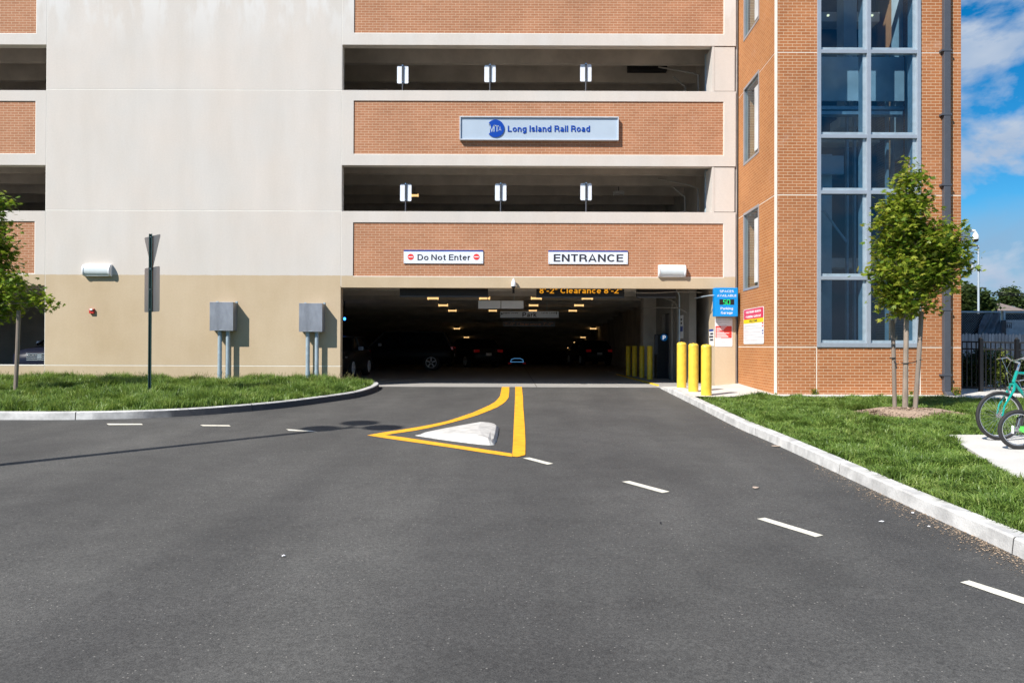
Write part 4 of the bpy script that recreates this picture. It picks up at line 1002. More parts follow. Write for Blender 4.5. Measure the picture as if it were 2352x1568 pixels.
# regulations plate -------------------------------------------------------------------
X0, Y0 = Zp(1325, 716); X1, Y1 = Zp(1527, 1043); a = onY(X0, Y1, 0); b = onY(X1, Y0, 0)
s = thing('regulations_sign', ((a.x+b.x)/2, 0, a.z), 'white parking regulations plate with a red block under the blue spaces sign', 'sign')
mb = MB(); plate(mb, X0, X1, Y0, Y1, -.008, .008, .04); mb.build('plate', M['white'], s)
P0 = Zp(1332, 806); P1 = Zp(1519, 944); mb = MB(); plate(mb, P0[0], P1[0], P0[1], P1[1], -.010, .004, .02); rb = mb.build('red_block', M['red'], s)
mb = MB(); P0 = Zp(1340, 726); P1 = Zp(1518, 740); wtext(mb, 'PARKING REGULATIONS', P0[0], P1[0], P0[1], P1[1], -.009, .03, .001)
def pr_lines(mb, rows, conv, Y, h=3.5):
    for (xa_, xb_, y_) in rows:
        P0 = conv(xa_, y_-h/2); P1 = conv(xb_, y_+h/2); plate(mb, P0[0], P1[0], P0[1], P1[1], Y, .001)
pr_lines(mb, [(1338, 1375, 752), (1338, 1492, 762), (1338, 1400, 771), (1338, 1375, 781), (1338, 1460, 795), (1405, 1445, 956), (1355, 1495, 967), (1345, 1512, 984), (1400, 1445, 993), (1348, 1512, 1003), (1375, 1478, 1021), (1385, 1468, 1031)], Zp, -.009, 3)
mb.build('print', M['greyink'], s)
mb = MB(); pr_lines(mb, [(1395, 1460, 813), (1343, 1445, 828), (1343, 1432, 841), (1343, 1425, 853), (1343, 1380, 866), (1343, 1432, 879), (1343, 1490, 888), (1343, 1450, 899), (1343, 1460, 910), (1343, 1478, 920), (1343, 1480, 930), (1343, 1395, 940)], Zp, -.0115, 5)
mb.build('print', M['white'], rb)
# small notices on the inside face of the pier and on the inner wall
px_, pY = XW(1642.5), 0
def jamb_sign(name, x, y0, y1, z0, z1, label, rows):
    s = thing(name, (x, (y0+y1)/2, z0), label, 'sign')
    mb = MB(); mb.box(x-.008, x, y0, y1, z0, z1); mb.build('plate', M['white'], s)
    mb = MB()
    for (t0, t1, h0, h1, mm) in rows:
        if mm: continue
        mb.box(x-.011, x-.008, y0+(y1-y0)*t0, y0+(y1-y0)*t1, z0+(z1-z0)*h0, z0+(z1-z0)*h1)
    if mb.v: mb.build('print', M['ink'], s)
    mb = MB()
    for (t0, t1, h0, h1, mm) in rows:
        if mm: mb.box(x-.011, x-.008, y0+(y1-y0)*t0, y0+(y1-y0)*t1, z0+(z1-z0)*h0, z0+(z1-z0)*h1)
    if mb.v: mb.build('coloured_band', M['darkblue'], s)
jamb_sign('pier_notice', px_-.001, .10, .54, 1.12, 1.58, 'small white notice with a dark blue top band on the sunlit side of the pier', [(0, 1, .88, 1, 1), (.1,.75,.68,.78,0), (.1,.95,.5,.6,0), (.1,.8,.32,.42,0)])
jamb_sign('wall_notice', xw-.001, 2.35, 2.8, 1.35, 2.05, 'narrow dim notice on the inner wall behind the three outdoor bollards', [(.1,.9,.3,.52,1), (.3,.7,.62,.7,0), (.3,.7,.78,.86,0)])
# garage welcome board on the side wall of the tower ----------------------------------------
def sw(t, z, out): p = sidept(t, z); return Vector((p[0]-out, p[1], z))
tl, tr = side_t(1709), side_t(1755.3)
za, zb2 = side_z(1755, 789.5), side_z(1755, 703)
zmid = onY(1755, 789.5, sidept(tr, 0)[1]).z
s = thing('welcome_sign', tuple(sw((tl+tr)/2, zmid, 0)), 'white WESTBURY NORTH PARKING GARAGE board with red and yellow bands on the tower side', 'sign')
def sq(mb, t0, t1, z0, z1, out, r=0.0):
    a_, b_, c_, d_ = sw(t0, z0, out), sw(t1, z0, out), sw(t1, z1, out), sw(t0, z1, out)
    if r <= 0: mb.prism([a_, b_, c_, d_], (.004, 0, 0)); return
    u = (b_-a_).normalized(); L_ = (b_-a_).length; pts = []
    for (cu, cz, a0) in ((L_-r, z1-r, 0), (r, z1-r, 90), (r, z0+r, 180), (L_-r, z0+r, 270)):
        for i in range(5): t = math.radians(a0+22.5*i); p = a_+u*(cu+r*math.cos(t)); p.z = cz+r*math.sin(t); pts.append(p)
    mb.prism(pts, (.004, 0, 0))
H = zb2-za
mb = MB(); sq(mb, tl, tr, za, zb2, .012, .05); mb.build('board', M['white'], s)
tt = lambda f: tl+(tr-tl)*f
mb = MB(); sq(mb, tt(.02), tt(.98), za+H*.70, za+H*.985, .014, .04); rb = mb.build('red_band', M['crimson'], s)
mb = MB(); sq(mb, tt(.01), tt(.99), za+H*.585, za+H*.70, .0155); yb_ = mb.build('yellow_band', M['signyellow'], s)
def stext(mb, w, f0, f1, h0, h1, out, bold):
    A = sw(tt(f0), za+H*h0, out); B = sw(tt(f1), za+H*h0, out); C = sw(tt(f0), za+H*h1, out); add_text(mb, w, A, B, C, (-1, 0, 0), bold, .002)
mb = MB(); stext(mb, 'WESTBURY NORTH', .13, .87, .86, .935, .0145, .05); stext(mb, 'PARKING GARAGE', .13, .87, .735, .81, .0145, .05); mb.build('lettering', M['white'], rb)
mb = MB(); stext(mb, 'WELCOME', .30, .70, .61, .675, .017, .02); mb.build('lettering', M['ink'], yb_)
mb = MB()
for (f0, f1, h) in ((.03,.35,.53),(.03,.78,.50),(.03,.15,.465),(.0,1,.435),(.03,.22,.39),(.03,.30,.36),(.03,.85,.325),(.03,.1,.29),(.03,.68,.26),(.03,.25,.225),(.0,1,.185),(.03,.18,.155),(.05,.87,.12),(.03,.7,.09),(.25,.75,.04)):
    sq(mb, tt(f0), tt(f1), za+H*(h-.004), za+H*(h+.004), .0145)
mb.build('print', M['greyink'], s)
mb = MB(); sq(mb, tt(.92), tt(.98), za+H*.54, za+H*.575, .0145); sq(mb, tt(.92), tt(.98), za+H*.47, za+H*.50, .0145); mb.build('red_symbol', M['red'], s)
mb = MB(); sq(mb, tt(.92), tt(.98), za+H*.34, za+H*.375, .0145); sq(mb, tt(.92), tt(.98), za+H*.27, za+H*.30, .0145); mb.build('blue_symbol', M['darkblue'], s)
# ================================================================== wall fittings
def wall_lamp(x0, x1, yt, yb, label, Yw=0.0):
    a = onY(x0, yb, Yw-.1); b = onY(x1, yt, Yw-.1); H = b.z-a.z
    s = thing('wall_lamp', ((a.x+b.x)/2, Yw, a.z), label, 'lamp', 'wall lamps on the garage front')
    prof = []
    for i in range(11):
        t = math.pi*i/10; prof.append((-.17*math.sin(t)**.6 if 0 < i < 10 else 0, H/2 - H/2*math.cos(t)))
    def shell(mb, xa_, xb_, k, dz=0):
        P = [(xa_, Yw+p[0]*k, a.z+H/2+(p[1]-H/2)*k) for p in prof]; mb.prism(P, (xb_-xa_, 0, 0))
    mb = MB(); shell(mb, a.x, a.x+.05, 1); shell(mb, b.x-.05, b.x, 1); mb.box(a.x+.05, b.x-.05, Yw-.10, Yw, b.z-.05, b.z-.005); mb.box(a.x+.05, b.x-.05, Yw-.10, Yw, a.z+.005, a.z+.04)
    mb.build('housing', M['white_lamp'], s, bevel=.012, smooth=True)
    mb = MB(); shell(mb, a.x+.05, b.x-.05, .93); mb.build('diffuser', M['lens'], s, smooth=True)
wall_lamp(190, 254, 606.5, 634.5, 'white half-round wall lamp on the plain concrete wall above the red alarm')
wall_lamp(1512.5, 1575.5, 608, 636, 'white half-round wall lamp on the brick band right of the ENTRANCE sign', .02)
q = onY(211, 720, -.03); s = thing('fire_alarm', (q.x, 0, q.z), 'small red fire alarm strobe on the beige wall', 'alarm')
mb = MB(); mb.box(q.x-.062, q.x+.062, -.06, 0, q.z, q.z+.13); mb.build('case', M['alarm'], s, bevel=.006)
mb = MB(); mb.box(q.x-.035, q.x+.04, -.085, -.06, q.z+.08, q.z+.125); mb.build('strobe', M['white'], s, bevel=.008)
def Z8(x, y): return ((500+x/6.0306)*.91875, (720+y/6.0306)*.91875)
def meter_box(x0, x1, yt, yb, pipes, label):
    Yd = -.306; a = onY(*Z8(x0, yb), Yd); b = onY(*Z8(x1, yt), Yd)
    s = thing('utility_box', ((a.x+b.x)/2, 0, a.z), label, 'utility box', 'grey utility boxes on the beige wall')
    mb = MB(); mb.box(a.x, b.x, Yd+.012, -.004, a.z+.005, b.z-.005); bx = mb.build('case', M['steelbox'], s, bevel=.004)
    mb = MB(); mb.box(a.x-.004, b.x+.004, Yd, Yd+.010, a.z, b.z); mb.build('cover', M['steelbox'], s, bevel=.003)
    mb = MB()
    for xx in (a.x+.08, b.x-.02): mb.box(xx-.03, xx+.03, -.012, -.001, b.z-.01, b.z+.035)
    mb.box(a.x+.3-.05, a.x+.3+.05, Yd-.012, Yd, a.z+.008, a.z+.02); mb.build('lug', M['galv'], s)
    for xx in pipes:
        p = onY(*Z8(xx, 900), -.16)
        mb = MB(); mb.cyl((p.x, -.16, .05), (p.x, -.16, a.z-.04), .054, 16); mb.cyl((p.x, -.16, a.z-.045), (p.x, -.16, a.z), .06, 16)
        c = mb.build('conduit', M['galv'], s, smooth=True)
        mb = MB(); mb.cyl((p.x, -.16, .30), (p.x, -.16, .42), .061, 16); mb.build('coupling', M['galv'], c, smooth=True)
meter_box(146, 498, 210, 642, (299, 422), 'grey steel utility box with two conduits, the left one, further from the entrance')
meter_box(1493, 1842, 228, 658, (1625, 1762), 'grey steel utility box with two conduits, the right one, beside the entrance')
# dome camera over the entrance
def dome_cam(c, label, arm=None, group=None, r=.065, box=False):
    c = Vector(c); s = thing('security_camera', tuple(c), label, 'camera', group)
    mb = MB(); mb.lathe(c, [(.012,.17),(.03,.16),(.045,.13),(r*.9,.09),(r,.04),(r,0),(r*.96,-.01)], 18); mb.build('housing', M['white_lamp'], s, smooth=True)
    mb = MB(); mb.lathe(c, [(r*.9,-.01),(r*.85,-.035),(r*.6,-.062),(r*.2,-.075),(.002,-.076)], 18); mb.build('dome', M['black'], s, smooth=True)
    if arm: mb = MB(); mb.tube(arm, [.035, .03, .028, .03][:len(arm)], 10); mb.build('arm', M['white_lamp'], s, smooth=True)
    return s
q = onY(1179.5, 655, -.13); s = dome_cam((q.x, -.13, q.z-.02), 'small white dome camera on the lintel above the entrance', [(q.x, -.13, q.z+.14), (q.x, -.10, q.z+.16), (q.x, -.05, q.z+.13), (q.x, 0, q.z+.10)])
q2 = onY(1179.5, 661, .4); s = thing('small_ceiling_sensor', (q2.x, .4, 2.5), 'short black sensor tube hanging behind the dome camera', 'sensor')
mb = MB(); q3 = onY(1177, 673.5, .4); q4 = onY(1182, 660, .4); mb.box(q3.x, q4.x, .4, .45, q3.z, 2.9); mb.build('tube', M['black'], s)
# ceiling lights ------------------------------------------------------------------------------
ROWS = [(565, 7.0, [559, 857, 1155, 1449]), (605.5, 11.8, [618, 1139, 1401]), (636.5, 16.7, [671, 904, 1135, 1365]), (673, 24.6, [709, 917, 1332]),
        (740, 29, [697, 1483]), (790.5, 38, [752, 1425]), (819, 44, [783, 1384]), (850.5, 54, [815, 1346])]
ordn = ['first', 'second', 'third', 'fourth', 'fifth', 'sixth', 'seventh', 'eighth']
def make_light(w=.39, h=.085, m='amber'):
    s = thing('ceiling_light', (0, 0, 0), '', 'ceiling light', 'amber ceiling lights inside the garage')
    mb = MB(); mb.box(-w/2+.04, w/2-.04, -.10, .10, -h/2, h/2-.02); mb.build('lens', M[m], s, local=True, bevel=.01)
    mb = MB(); mb.box(-w/2, -w/2+.035, -.11, .11, -h/2-.01, h/2+.01); mb.box(w/2-.035, w/2, -.11, .11, -h/2-.01, h/2+.01); mb.build('end_cap', M[m], s, local=True)
    mb = MB(); mb.box(-w/2+.02, w/2-.02, -.12, .12, h/2-.02, h/2+.03); mb.cyl((0,0,h/2), (0,0,h/2+.28), .018, 6); mb.build('bracket', M['down'], s, local=True)
    return s
L0 = make_light(); first = True
for ri, (zy, Y, xs) in enumerate(ROWS):
    for k, xx in enumerate(xs):
        p = onY(*Z5(xx, zy), Y)
        o = L0 if first else copy_tree(L0); first = False
        o.location = (p.x, Y, p.z)
        if len(xs) == 2: w = ('left', 'right')[k]; tail = 'of the pair far down the ramp'
        elif len(xs) == 3: w = ('leftmost', 'middle', 'rightmost')[k]; tail = 'under the garage ceiling'
        else: w = ('leftmost', 'second from left', 'third from left', 'rightmost')[k]; tail = 'under the garage ceiling'
        o['label'] = 'amber ceiling light, %s in the %s row back %s' % (w, ordn[ri], tail)
p = onY(*Z5(1143, 516), 3.6)
o = copy_tree(L0); o.location = (p.x, 3.6, p.z+.02); o['label'] = 'amber ceiling light half hidden beside the orange clearance sign'
p = onY(953, 448.5, 3.4); o = copy_tree(L0); o.location = (p.x, 3.4, p.z); o.scale = (.55,.55,.8); o['label'] = 'amber light behind the left plate in the middle opening'
s = thing('unlit_light', (0, 0, 0), 'grey unlit light fixture in the right half of the middle opening', 'ceiling light')
p = onY(1421, 444, 4.0); s.location = p
mb = MB(); mb.box(-.15, .15, -.1, .1, -.03, .06); mb.box(-.18, -.15, -.02, .02, -.08, .06); mb.box(.15, .18, -.02, .02, -.08, .06); mb.build('fixture_body', M['stem'], s, local=True, bevel=.01)
mb = MB(); mb.cyl((0, 0, .06), (0, 0, .4), .015, 6); mb.build('stem', M['down'], s, local=True)
p = onY(791.5, 732.5, 9.0); s = thing('blue_light', tuple(p), 'small glowing blue light at the far left inside the entrance', 'light')
mb = MB(); mb.lathe((0,0,0), [(.03,.06),(.045,.03),(.045,-.02),(.02,-.05)], 12); mb.build('globe', surf('blue_glow', (.05,.15,.8), .4, 0, emit=(.03,.22,1), es=5), s, local=True, smooth=True)
mb = MB(); mb.cyl((0,0,.06), (0,0,.7), .02, 8); mb.build('stem', M['black'], s, local=True)
# dark exhaust box high in the top opening
a = onY(1442, 163, 2.6); b = onY(1533, 133, 2.6); s = thing('ceiling_unit', ((a.x+b.x)/2, 2.6, a.z), 'black rectangular unit hanging in the right of the top opening', 'sign box')
mb = MB(); mb.box(a.x, b.x, 2.6, 2.8, a.z, b.z); mb.build('case', M['black'], s, bevel=.02)
mb = MB(); mb.box(a.x+.3, a.x+.33, 2.68, 2.72, b.z, b.z+.3); mb.box(b.x-.3, b.x-.27, 2.68, 2.72, b.z, b.z+.3); mb.build('hanger', M['galv'], s)
# plates on posts behind the parapets ----------------------------------------------------------
def bay_plate(x, yt, yb, Y, zpar):
    a = onY(x-13, yb, Y); b = onY(x+13, yt, Y); r = .03
    s = thing('bay_number_post', ((a.x+b.x)/2, Y, zpar-1.05), '', 'sign post', 'blank sign backs on posts behind the parapets')
    cx = (a.x+b.x)/2; mb = MB(); pts = []
    for (px, pz, a0) in ((b.x-r, b.z-r, 0), (a.x+r, b.z-r, 90), (a.x+r, a.z+r, 180), (b.x-r, a.z+r, 270)):
        for i in range(5): t = math.radians(a0+22.5*i); pts.append((px+r*math.cos(t), Y, pz+r*math.sin(t)))
    mb.prism(pts, (0, .004, 0)); mb.build('plate', M['signwhite'], s)
    mb = MB(); mb.box(cx-.022, cx+.022, Y-.035, Y-.002, a.z-.02, b.z+.02); mb.build('channel', M['black'], s)
    mb = MB(); mb.cyl((cx, Y-.02, zpar-1.05), (cx, Y-.02, b.z-.02), .018, 8); mb.build('post', M['down'], s)
    mb = MB(); mb.cyl((cx, Y-.05, b.z+.0), (cx, Y-.03, b.z), .02, 8); mb.cyl((cx, Y-.05, a.z+.03), (cx, Y-.03, a.z+.03), .014, 8); mb.build('bolt', M['chrome'], s)
    return s
for (x, yt, yb, w, z, Y) in ((925, 152, 192, 'left white sign back in the top opening', z_par3, .33), (1125.5, 150, 189, 'middle white sign back in the top opening', z_par3, .33), (1345.5, 148, 187.5, 'right white sign back in the top opening', z_par3, .33),
                          (932, 423, 462, 'left white sign back in the middle opening, beside an amber light', z_par2, .33), (1150, 422, 461, 'middle white sign back in the middle opening', z_par2, .33), (1346, 421, 460, 'right white sign back in the middle opening', z_par2, .33)):
    bay_plate(x, yt, yb, Y, z)['label'] = w
# ================================================================== bollards
def bollard(x, y, z, r, h, label, m='yellow', dome=True):
    s = thing('bollard', (x, y, z), label, 'bollard', 'yellow bollards outside the pier' if dome else 'yellow bollards inside the entrance')
    pr = [(r, 0), (r, h-r*.55), (r*1.02, h-r*.54), (r*.93, h-r*.30), (r*.62, h-r*.10), (r*.25, h-.01), (.004, h)] if dome else [(r, 0), (r, h-.01), (r*.9, h), (.004, h+.004)]
    mb = MB(); mb.lathe((0,0,0), pr, 28); mb.build('sleeve', M[m], s, local=True, smooth=True, angle=50)
    mb = MB(); mb.lathe((0,0,0), [(r*1.05, 0), (r*1.03, .012), (r*.99, .014)], 28); mb.build('base_ring', M['sidewalk'] if dome else M['conc_floor'], s, local=True)
for (x, yb, d, w) in ((1565.4, 891.7, 18.5, 'left one of the three shiny yellow bollards outside, furthest from the camera'), (1592.5, 900.8, 17.4, 'middle one of the three shiny yellow bollards outside'), (1622.3, 909.6, 16.5, 'right one of the three shiny yellow bollards outside, nearest the grass')):
    Y = d-20; p = onY(x, yb, Y); 
    bollard(p.x, Y, SL*Y+.115, .115, 1.15, w)
for (x, yb, w) in ((1443, 863.8, 'first from left of the four thin yellow bollards in the shade'), (1457.4, 865.8, 'second from left of the four thin yellow bollards in the shade'), (1474.5, 869, 'third from left of the four thin yellow bollards in the shade'), (1492.5, 873.6, 'rightmost of the four thin yellow bollards in the shade')):
    p = onZ(x, yb, 0.0); bollard(p.x, p.y, 0.0, .088, 1.12, w, 'yellow_in', False)
# pay station -----------------------------------------------------------------------------------
a = onY(1507, 862.5, 5.0); b = onY(1540, 767, 5.0)
s = thing('pay_station', ((a.x+b.x)/2, 5.0, 0), 'tall black ticket machine with a round blue P disc', 'ticket machine')
mb = MB(); mb.box(a.x+.02, b.x, 5.0, 5.45, .02, b.z); mb.build('cabinet', M['black'], s, bevel=.02)
mb = MB(); mb.box(a.x-.05, a.x+.05, 4.97, 5.0, a.z+.72, b.z-.04); mb.build('side_strip', M['down'], s)
q = onY(1525.3, 775, 4.98); mb = MB(); disc(mb, q, .115, 4.985, .01); dd_ = mb.build('parking_disc', surf('disc_blue', (.0,.12,.42), .5, 0, emit=(.0,.2,.6), es=.12), s)
mb = MB(); add_text(mb, 'P', (q.x-.045, 4.984, q.z-.07), (q.x+.055, 4.984, q.z-.07), (q.x-.045, 4.984, q.z+.07), (0,-1,0), .04); mb.build('letter', surf('disc_white', (.8,.8,.8), .5, 0, emit=(.8,.85,.9), es=.45), dd_)
# ================================================================== street sign post on the left lawn
bp = onG(343.5, 911, .12); PX, PY = bp.x, bp.y
s = thing('sign_post', (PX, PY, SL*PY+.10), 'green perforated post on the left lawn carrying two sign backs', 'sign post')
pt = onY(344, 537, PY).z; zbm = SL*PY+.05
mb = MB(); w = .035
for sx in (-1, 1):
    mb.box(PX+sx*w-.016*(sx>0)-.0, PX+sx*w+.016*(sx<0), PY-.008, PY+.002, zbm, pt)      # flanges
    mb.box(PX+sx*w*.45-.004, PX+sx*w*.45+.004, PY-.004, PY+.036, zbm, pt)
mb.box(PX-w*.5, PX+w*.5, PY+.030, PY+.038, zbm, pt)
mb.build('post', M['postgreen'], s)
mb = MB(); z = zbm+.2
while z < pt-.02: mb.box(PX-.005, PX+.005, PY+.026, PY+.0295, z-.006, z+.006); z += .0254*1.5
mb.build('holes', M['sidewalk'], s)
ang_ = math.radians(42)
uu = Vector((math.cos(ang_), -math.sin(ang_), 0))          # plate direction: right edge nearer to the camera
nn = Vector((-math.sin(ang_), -math.cos(ang_), 0))
pc = Vector((PX+.012, PY+.055, 0))
def rplate(pts, name, m):                                  # pts in (u, z)
    mb = MB(); P = [pc+uu*u+Vector((0,0,z)) for u, z in pts]; mb.prism(P, nn*.003); return mb.build(name, m, s)
zt = onY(344, 541, PY).z
def rounded(pts, r=.04, n=4):
    out = []; k = len(pts)
    for i in range(k):
        p = Vector(pts[i]).to_3d(); a_ = (Vector(pts[i-1]).to_3d()-p).normalized(); b_ = (Vector(pts[(i+1) % k]).to_3d()-p).normalized()
        for j in range(n+1):
            t = j/n; out.append(tuple(((p+a_*r)*(1-t)**2 + p*2*t*(1-t) + (p+b_*r)*t*t)[:2]))
    return out
tri = rplate(rounded([(-.42, zt), (.42, zt), (0, zt-.76)], .06), 'triangular_plate', M['signback'])
z1 = onY(344, 613, PY).z; z0 = onY(344, 716, PY).z
rct = rplate(rounded([(-.385, z1), (.385, z1), (.385, z0), (-.385, z0)], .05), 'rectangular_plate', M['signback'])
mb = MB()
for z in (zt-.03, zt-.70, z1-.05, z0+.05, (z0+z1)/2): mb.cyl((PX, PY-.012, z), (PX, PY+.06, z), .008, 8)
mb.build('bolt', M['chrome'], s)
# ================================================================== light pole outside the frame whose shadow crosses the drive
P0 = onG(806, 981.5, 0); hpole = 7.1; t = hpole/1.40
base = Vector((P0.x-1.06*t, P0.y-1.0*t, 0)); base.z = SL*base.y
top = Vector((base.x, base.y, P0.z+hpole))
s = thing('light_pole', tuple(base), 'tall unseen light pole whose long shadow crosses the asphalt on the left', 'light pole')
mb = MB(); mb.cyl(base, top, .10, 14, .075); mb.build('pole', M['polewhite'], s, smooth=True)
mb = MB(); mb.cyl(base, base+Vector((0,0,.5)), .28, 20); mb.build('footing', M['sidewalk'], s, bevel=.02)
for (px, py) in ((735, 984), (829, 970.8), (880, 981.5)):
    g = onG(px, py, 0); off = Vector((g.x-P0.x, g.y-P0.y, 0)); c = top+off
    mb = MB(); mb.lathe(c, [(.30,-.04),(.33,0),(.28,.05),(.10,.10),(.02,.11)], 20); h = mb.build('lamp_head', M['down'], s, smooth=True)
    mb = MB(); mb.cyl(top+Vector((0,0,-.05)), c+Vector((0,0,.0)), .03, 8); mb.build('arm', M['polewhite'], s)
# ================================================================== vegetation
def in_poly(P, poly):
    x, y = P[:,0], P[:,1]; n = len(poly); ins = np.zeros(len(P), bool); j = n-1
    for i in range(n):
        xi, yi = poly[i]; xj, yj = poly[j]
        c = ((yi > y) != (yj > y)) & (x < (xj-xi)*(y-yi)/((yj-yi)+1e-12)+xi); ins ^= c; j = i
    return ins
def vnoise(x, y, s, seed=0):
    r = np.random.default_rng(seed); T = r.random((64, 64)); u = x/s; v = y/s
    iu = np.floor(u).astype(int); iv = np.floor(v).astype(int); fu = u-iu; fv = v-iv; fu = fu*fu*(3-2*fu); fv = fv*fv*(3-2*fv)
    g = lambda a, b: T[a % 64, b % 64]
    return (g(iu,iv)*(1-fu)+g(iu+1,iv)*fu)*(1-fv)+(g(iu,iv+1)*(1-fu)+g(iu+1,iv+1)*fu)*fv
def fast_mesh(name, co, faces_idx, face_len, m):
    me = bpy.data.meshes.new(name); me.vertices.add(len(co)); me.vertices.foreach_set('co', co.astype(np.float32).ravel())
    me.loops.add(len(faces_idx)); me.loops.foreach_set('vertex_index', faces_idx.astype(np.int32))
    starts = np.concatenate([[0], np.cumsum(face_len)[:-1]]).astype(np.int32)
    me.polygons.add(len(face_len)); me.polygons.foreach_set('loop_start', starts); me.polygons.foreach_set('loop_total', face_len.astype(np.int32))
    me.materials.append(m); me.update(); me.validate()
    o = bpy.data.objects.new(name, me); COL.objects.link(o); return o
def grass(name, poly, bbox, n, hmin, hmax, width, zoff, seed, excl=None, lean=.5, holes=None):
    r = np.random.default_rng(seed); P = np.stack([r.uniform(bbox[0], bbox[1], n), r.uniform(bbox[2], bbox[3], n)], 1)
    P = P[in_poly(P, poly)]
    if excl is not None: P = P[~excl(P)]
    # clumps
    d = vnoise(P[:,0], P[:,1], .22, seed+1)*.6+vnoise(P[:,0], P[:,1], .7, seed+2)*.5
    P = P[r.random(len(P)) < np.clip(.25+d, 0, 1)]; n = len(P); x, y = P[:,0], P[:,1]
    cl = vnoise(x, y, .30, seed+3)*.55+vnoise(x, y, 1.1, seed+4)*.45
    cl = np.clip(cl*1.9-.45, .05, 1.3)**1.3; h = (hmin+(hmax-hmin)*np.clip(cl*1.15+r.normal(0,.16,n), .02, 1.6))
    az = vnoise(x, y, .35, seed+5)*12+r.normal(0, .9, n); ln = np.clip(r.normal(lean, .35, n), .05, 1.3)
    dx, dy = np.cos(az)*ln*h, np.sin(az)*ln*h; w = width*r.uniform(.6, 1.3, n); wa = r.uniform(0, 2*np.pi, n); wx, wy = np.cos(wa)*w/2, np.sin(wa)*w/2
    z = SL*np.minimum(y, 0)+zoff
    v = np.zeros((n, 5, 3))
    v[:,0] = np.stack([x-wx, y-wy, z], 1); v[:,1] = np.stack([x+wx, y+wy, z], 1)
    mx, my, mz = x+dx*.35, y+dy*.35, z+h*.62
    v[:,2] = np.stack([mx+wx*.85, my+wy*.85, mz], 1); v[:,3] = np.stack([mx-wx*.85, my-wy*.85, mz], 1)
    v[:,4] = np.stack([x+dx, y+dy, z+h*np.clip(1.05-.35*ln, .4, 1)], 1)
    b = (np.arange(n)*5)[:,None]; idx = (b+np.array([[0,1,2,3,3,2,4]])).ravel(); fl = np.tile([4,3], n)
    o = fast_mesh(name, v.reshape(-1,3), idx, fl, M['grass']); return tag(o, 'short green grass' if False else None, kind='stuff')
LP = lawnL
grass('grass_left', LP, (-14.5, -3.2, -7.5, 0), 260000, .05, .25, .014, .10, 3, lean=.55)
tb = onG(2079, 949, .10); TRX, TRY = tb.x, tb.y
MR = (1.02, .62)
excl = lambda P: (((P[:,0]-TRX-.05)/MR[0])**2+((P[:,1]-TRY+.05)/MR[1])**2 < 1.12+.25*(vnoise(P[:,0], P[:,1], .2, 77)-.5)) | in_poly(P, [(q.x, q.y) for q in pad])
grass('grass_right', lawnR, (3.3, 10.9, -15.5, -3.0), 430000, .035, .16, .011, .08, 5, excl, lean=.8)
# tall seed stalks
def stalks(name, pts, seed, hm=.35):
    r = random.Random(seed); mb = MB()
    for (x, y, z) in pts:
        for _ in range(r.randint(2, 5)):
            a = r.uniform(0, 6.28); h = r.uniform(.5, 1)*hm; bx, by = x+r.uniform(-.05,.05), y+r.uniform(-.05,.05); tx, ty = bx+math.cos(a)*h*.3, by+math.sin(a)*h*.3
            mb.add([(bx-.003,by,z),(bx+.003,by,z),(tx+.002,ty,z+h*.85),(tx-.002,ty,z+h*.85)], [(0,1,2,3)])
            mb.add([(tx-.007,ty,z+h*.8),(tx+.007,ty,z+h*.8),(tx+.004+math.cos(a)*.03,ty,z+h)], [(0,1,2)])
    return tag(mb.build(name, foliage('seed_head', [(.10,.11,.03), (.28,.24,.10)]) if 'seed' not in M else M['seed']), kind='stuff')
rr = random.Random(9)
stalks('grass_stalks', [(rr.uniform(-13.5, -4.2), rr.uniform(-.9, -.1), .09) for _ in range(60)] + [(rr.uniform(-4.9, -4.0), rr.uniform(-.9, -.1), .09) for _ in range(14)], 4)
# leaves ----------------------------------------------------------------------------------
def leaf_outline():
    pts = []; tips = [(0, 1.0), (42, .86), (-42, .86), (88, .62), (-88, .62), (128, .36), (-128, .36)]
    tips.sort(key=lambda t: t[0]); out = []
    for i, (a, r) in enumerate(tips):
        out.append((a, r)); 
        if i < len(tips)-1: out.append(((a+tips[i+1][0])/2, .40 if abs((a+tips[i+1][0])/2) < 70 else .30))
    return [(math.sin(math.radians(a))*r*.55, math.cos(math.radians(a))*r*.55+.25) for a, r in out]
LEAF = np.array(leaf_outline()+[(0, 0)]); 
def leaves(name, centres, size, m, parent, seed, droop=.5, local_off=(0,0,0), simple=False):
    r = np.random.default_rng(seed); n = len(centres); C = np.array(centres)-np.array(local_off)
    L_ = LEAF if not simple else np.array([(-.3,.1),(.0,.55),(.3,.1),(0,-.3)]); k = len(L_)
    az = r.uniform(0, 2*np.pi, n); pitch = r.normal(-droop*.5, .42, n); roll = r.normal(0, .45, n); s = size*r.uniform(.55, 1.2, n)
    d = np.stack([np.cos(az)*np.cos(pitch), np.sin(az)*np.cos(pitch), np.sin(pitch)], 1)
    side = np.stack([-np.sin(az), np.cos(az), np.zeros(n)], 1); up = np.cross(d, side)*-1
    side2 = side*np.cos(roll)[:,None]+up*np.sin(roll)[:,None]; nr = np.cross(side2, d)
    v = C[:,None,:]+s[:,None,None]*(L_[None,:,0:1]*side2[:,None,:]+L_[None,:,1:2]*d[:,None,:])
    v += (s[:,None]*(-.25*np.abs(L_[None,:,0])-.15*(L_[None,:,1]**2)))[:,:,None]*nr[:,None,:]*r.choice([-1,1], n)[:,None,None]
    idx = (np.arange(n)[:,None]*k+np.arange(k)[None,:]).ravel()
    o = fast_mesh(name, v.reshape(-1,3), idx, np.full(n, k), m); o.parent = parent; return o
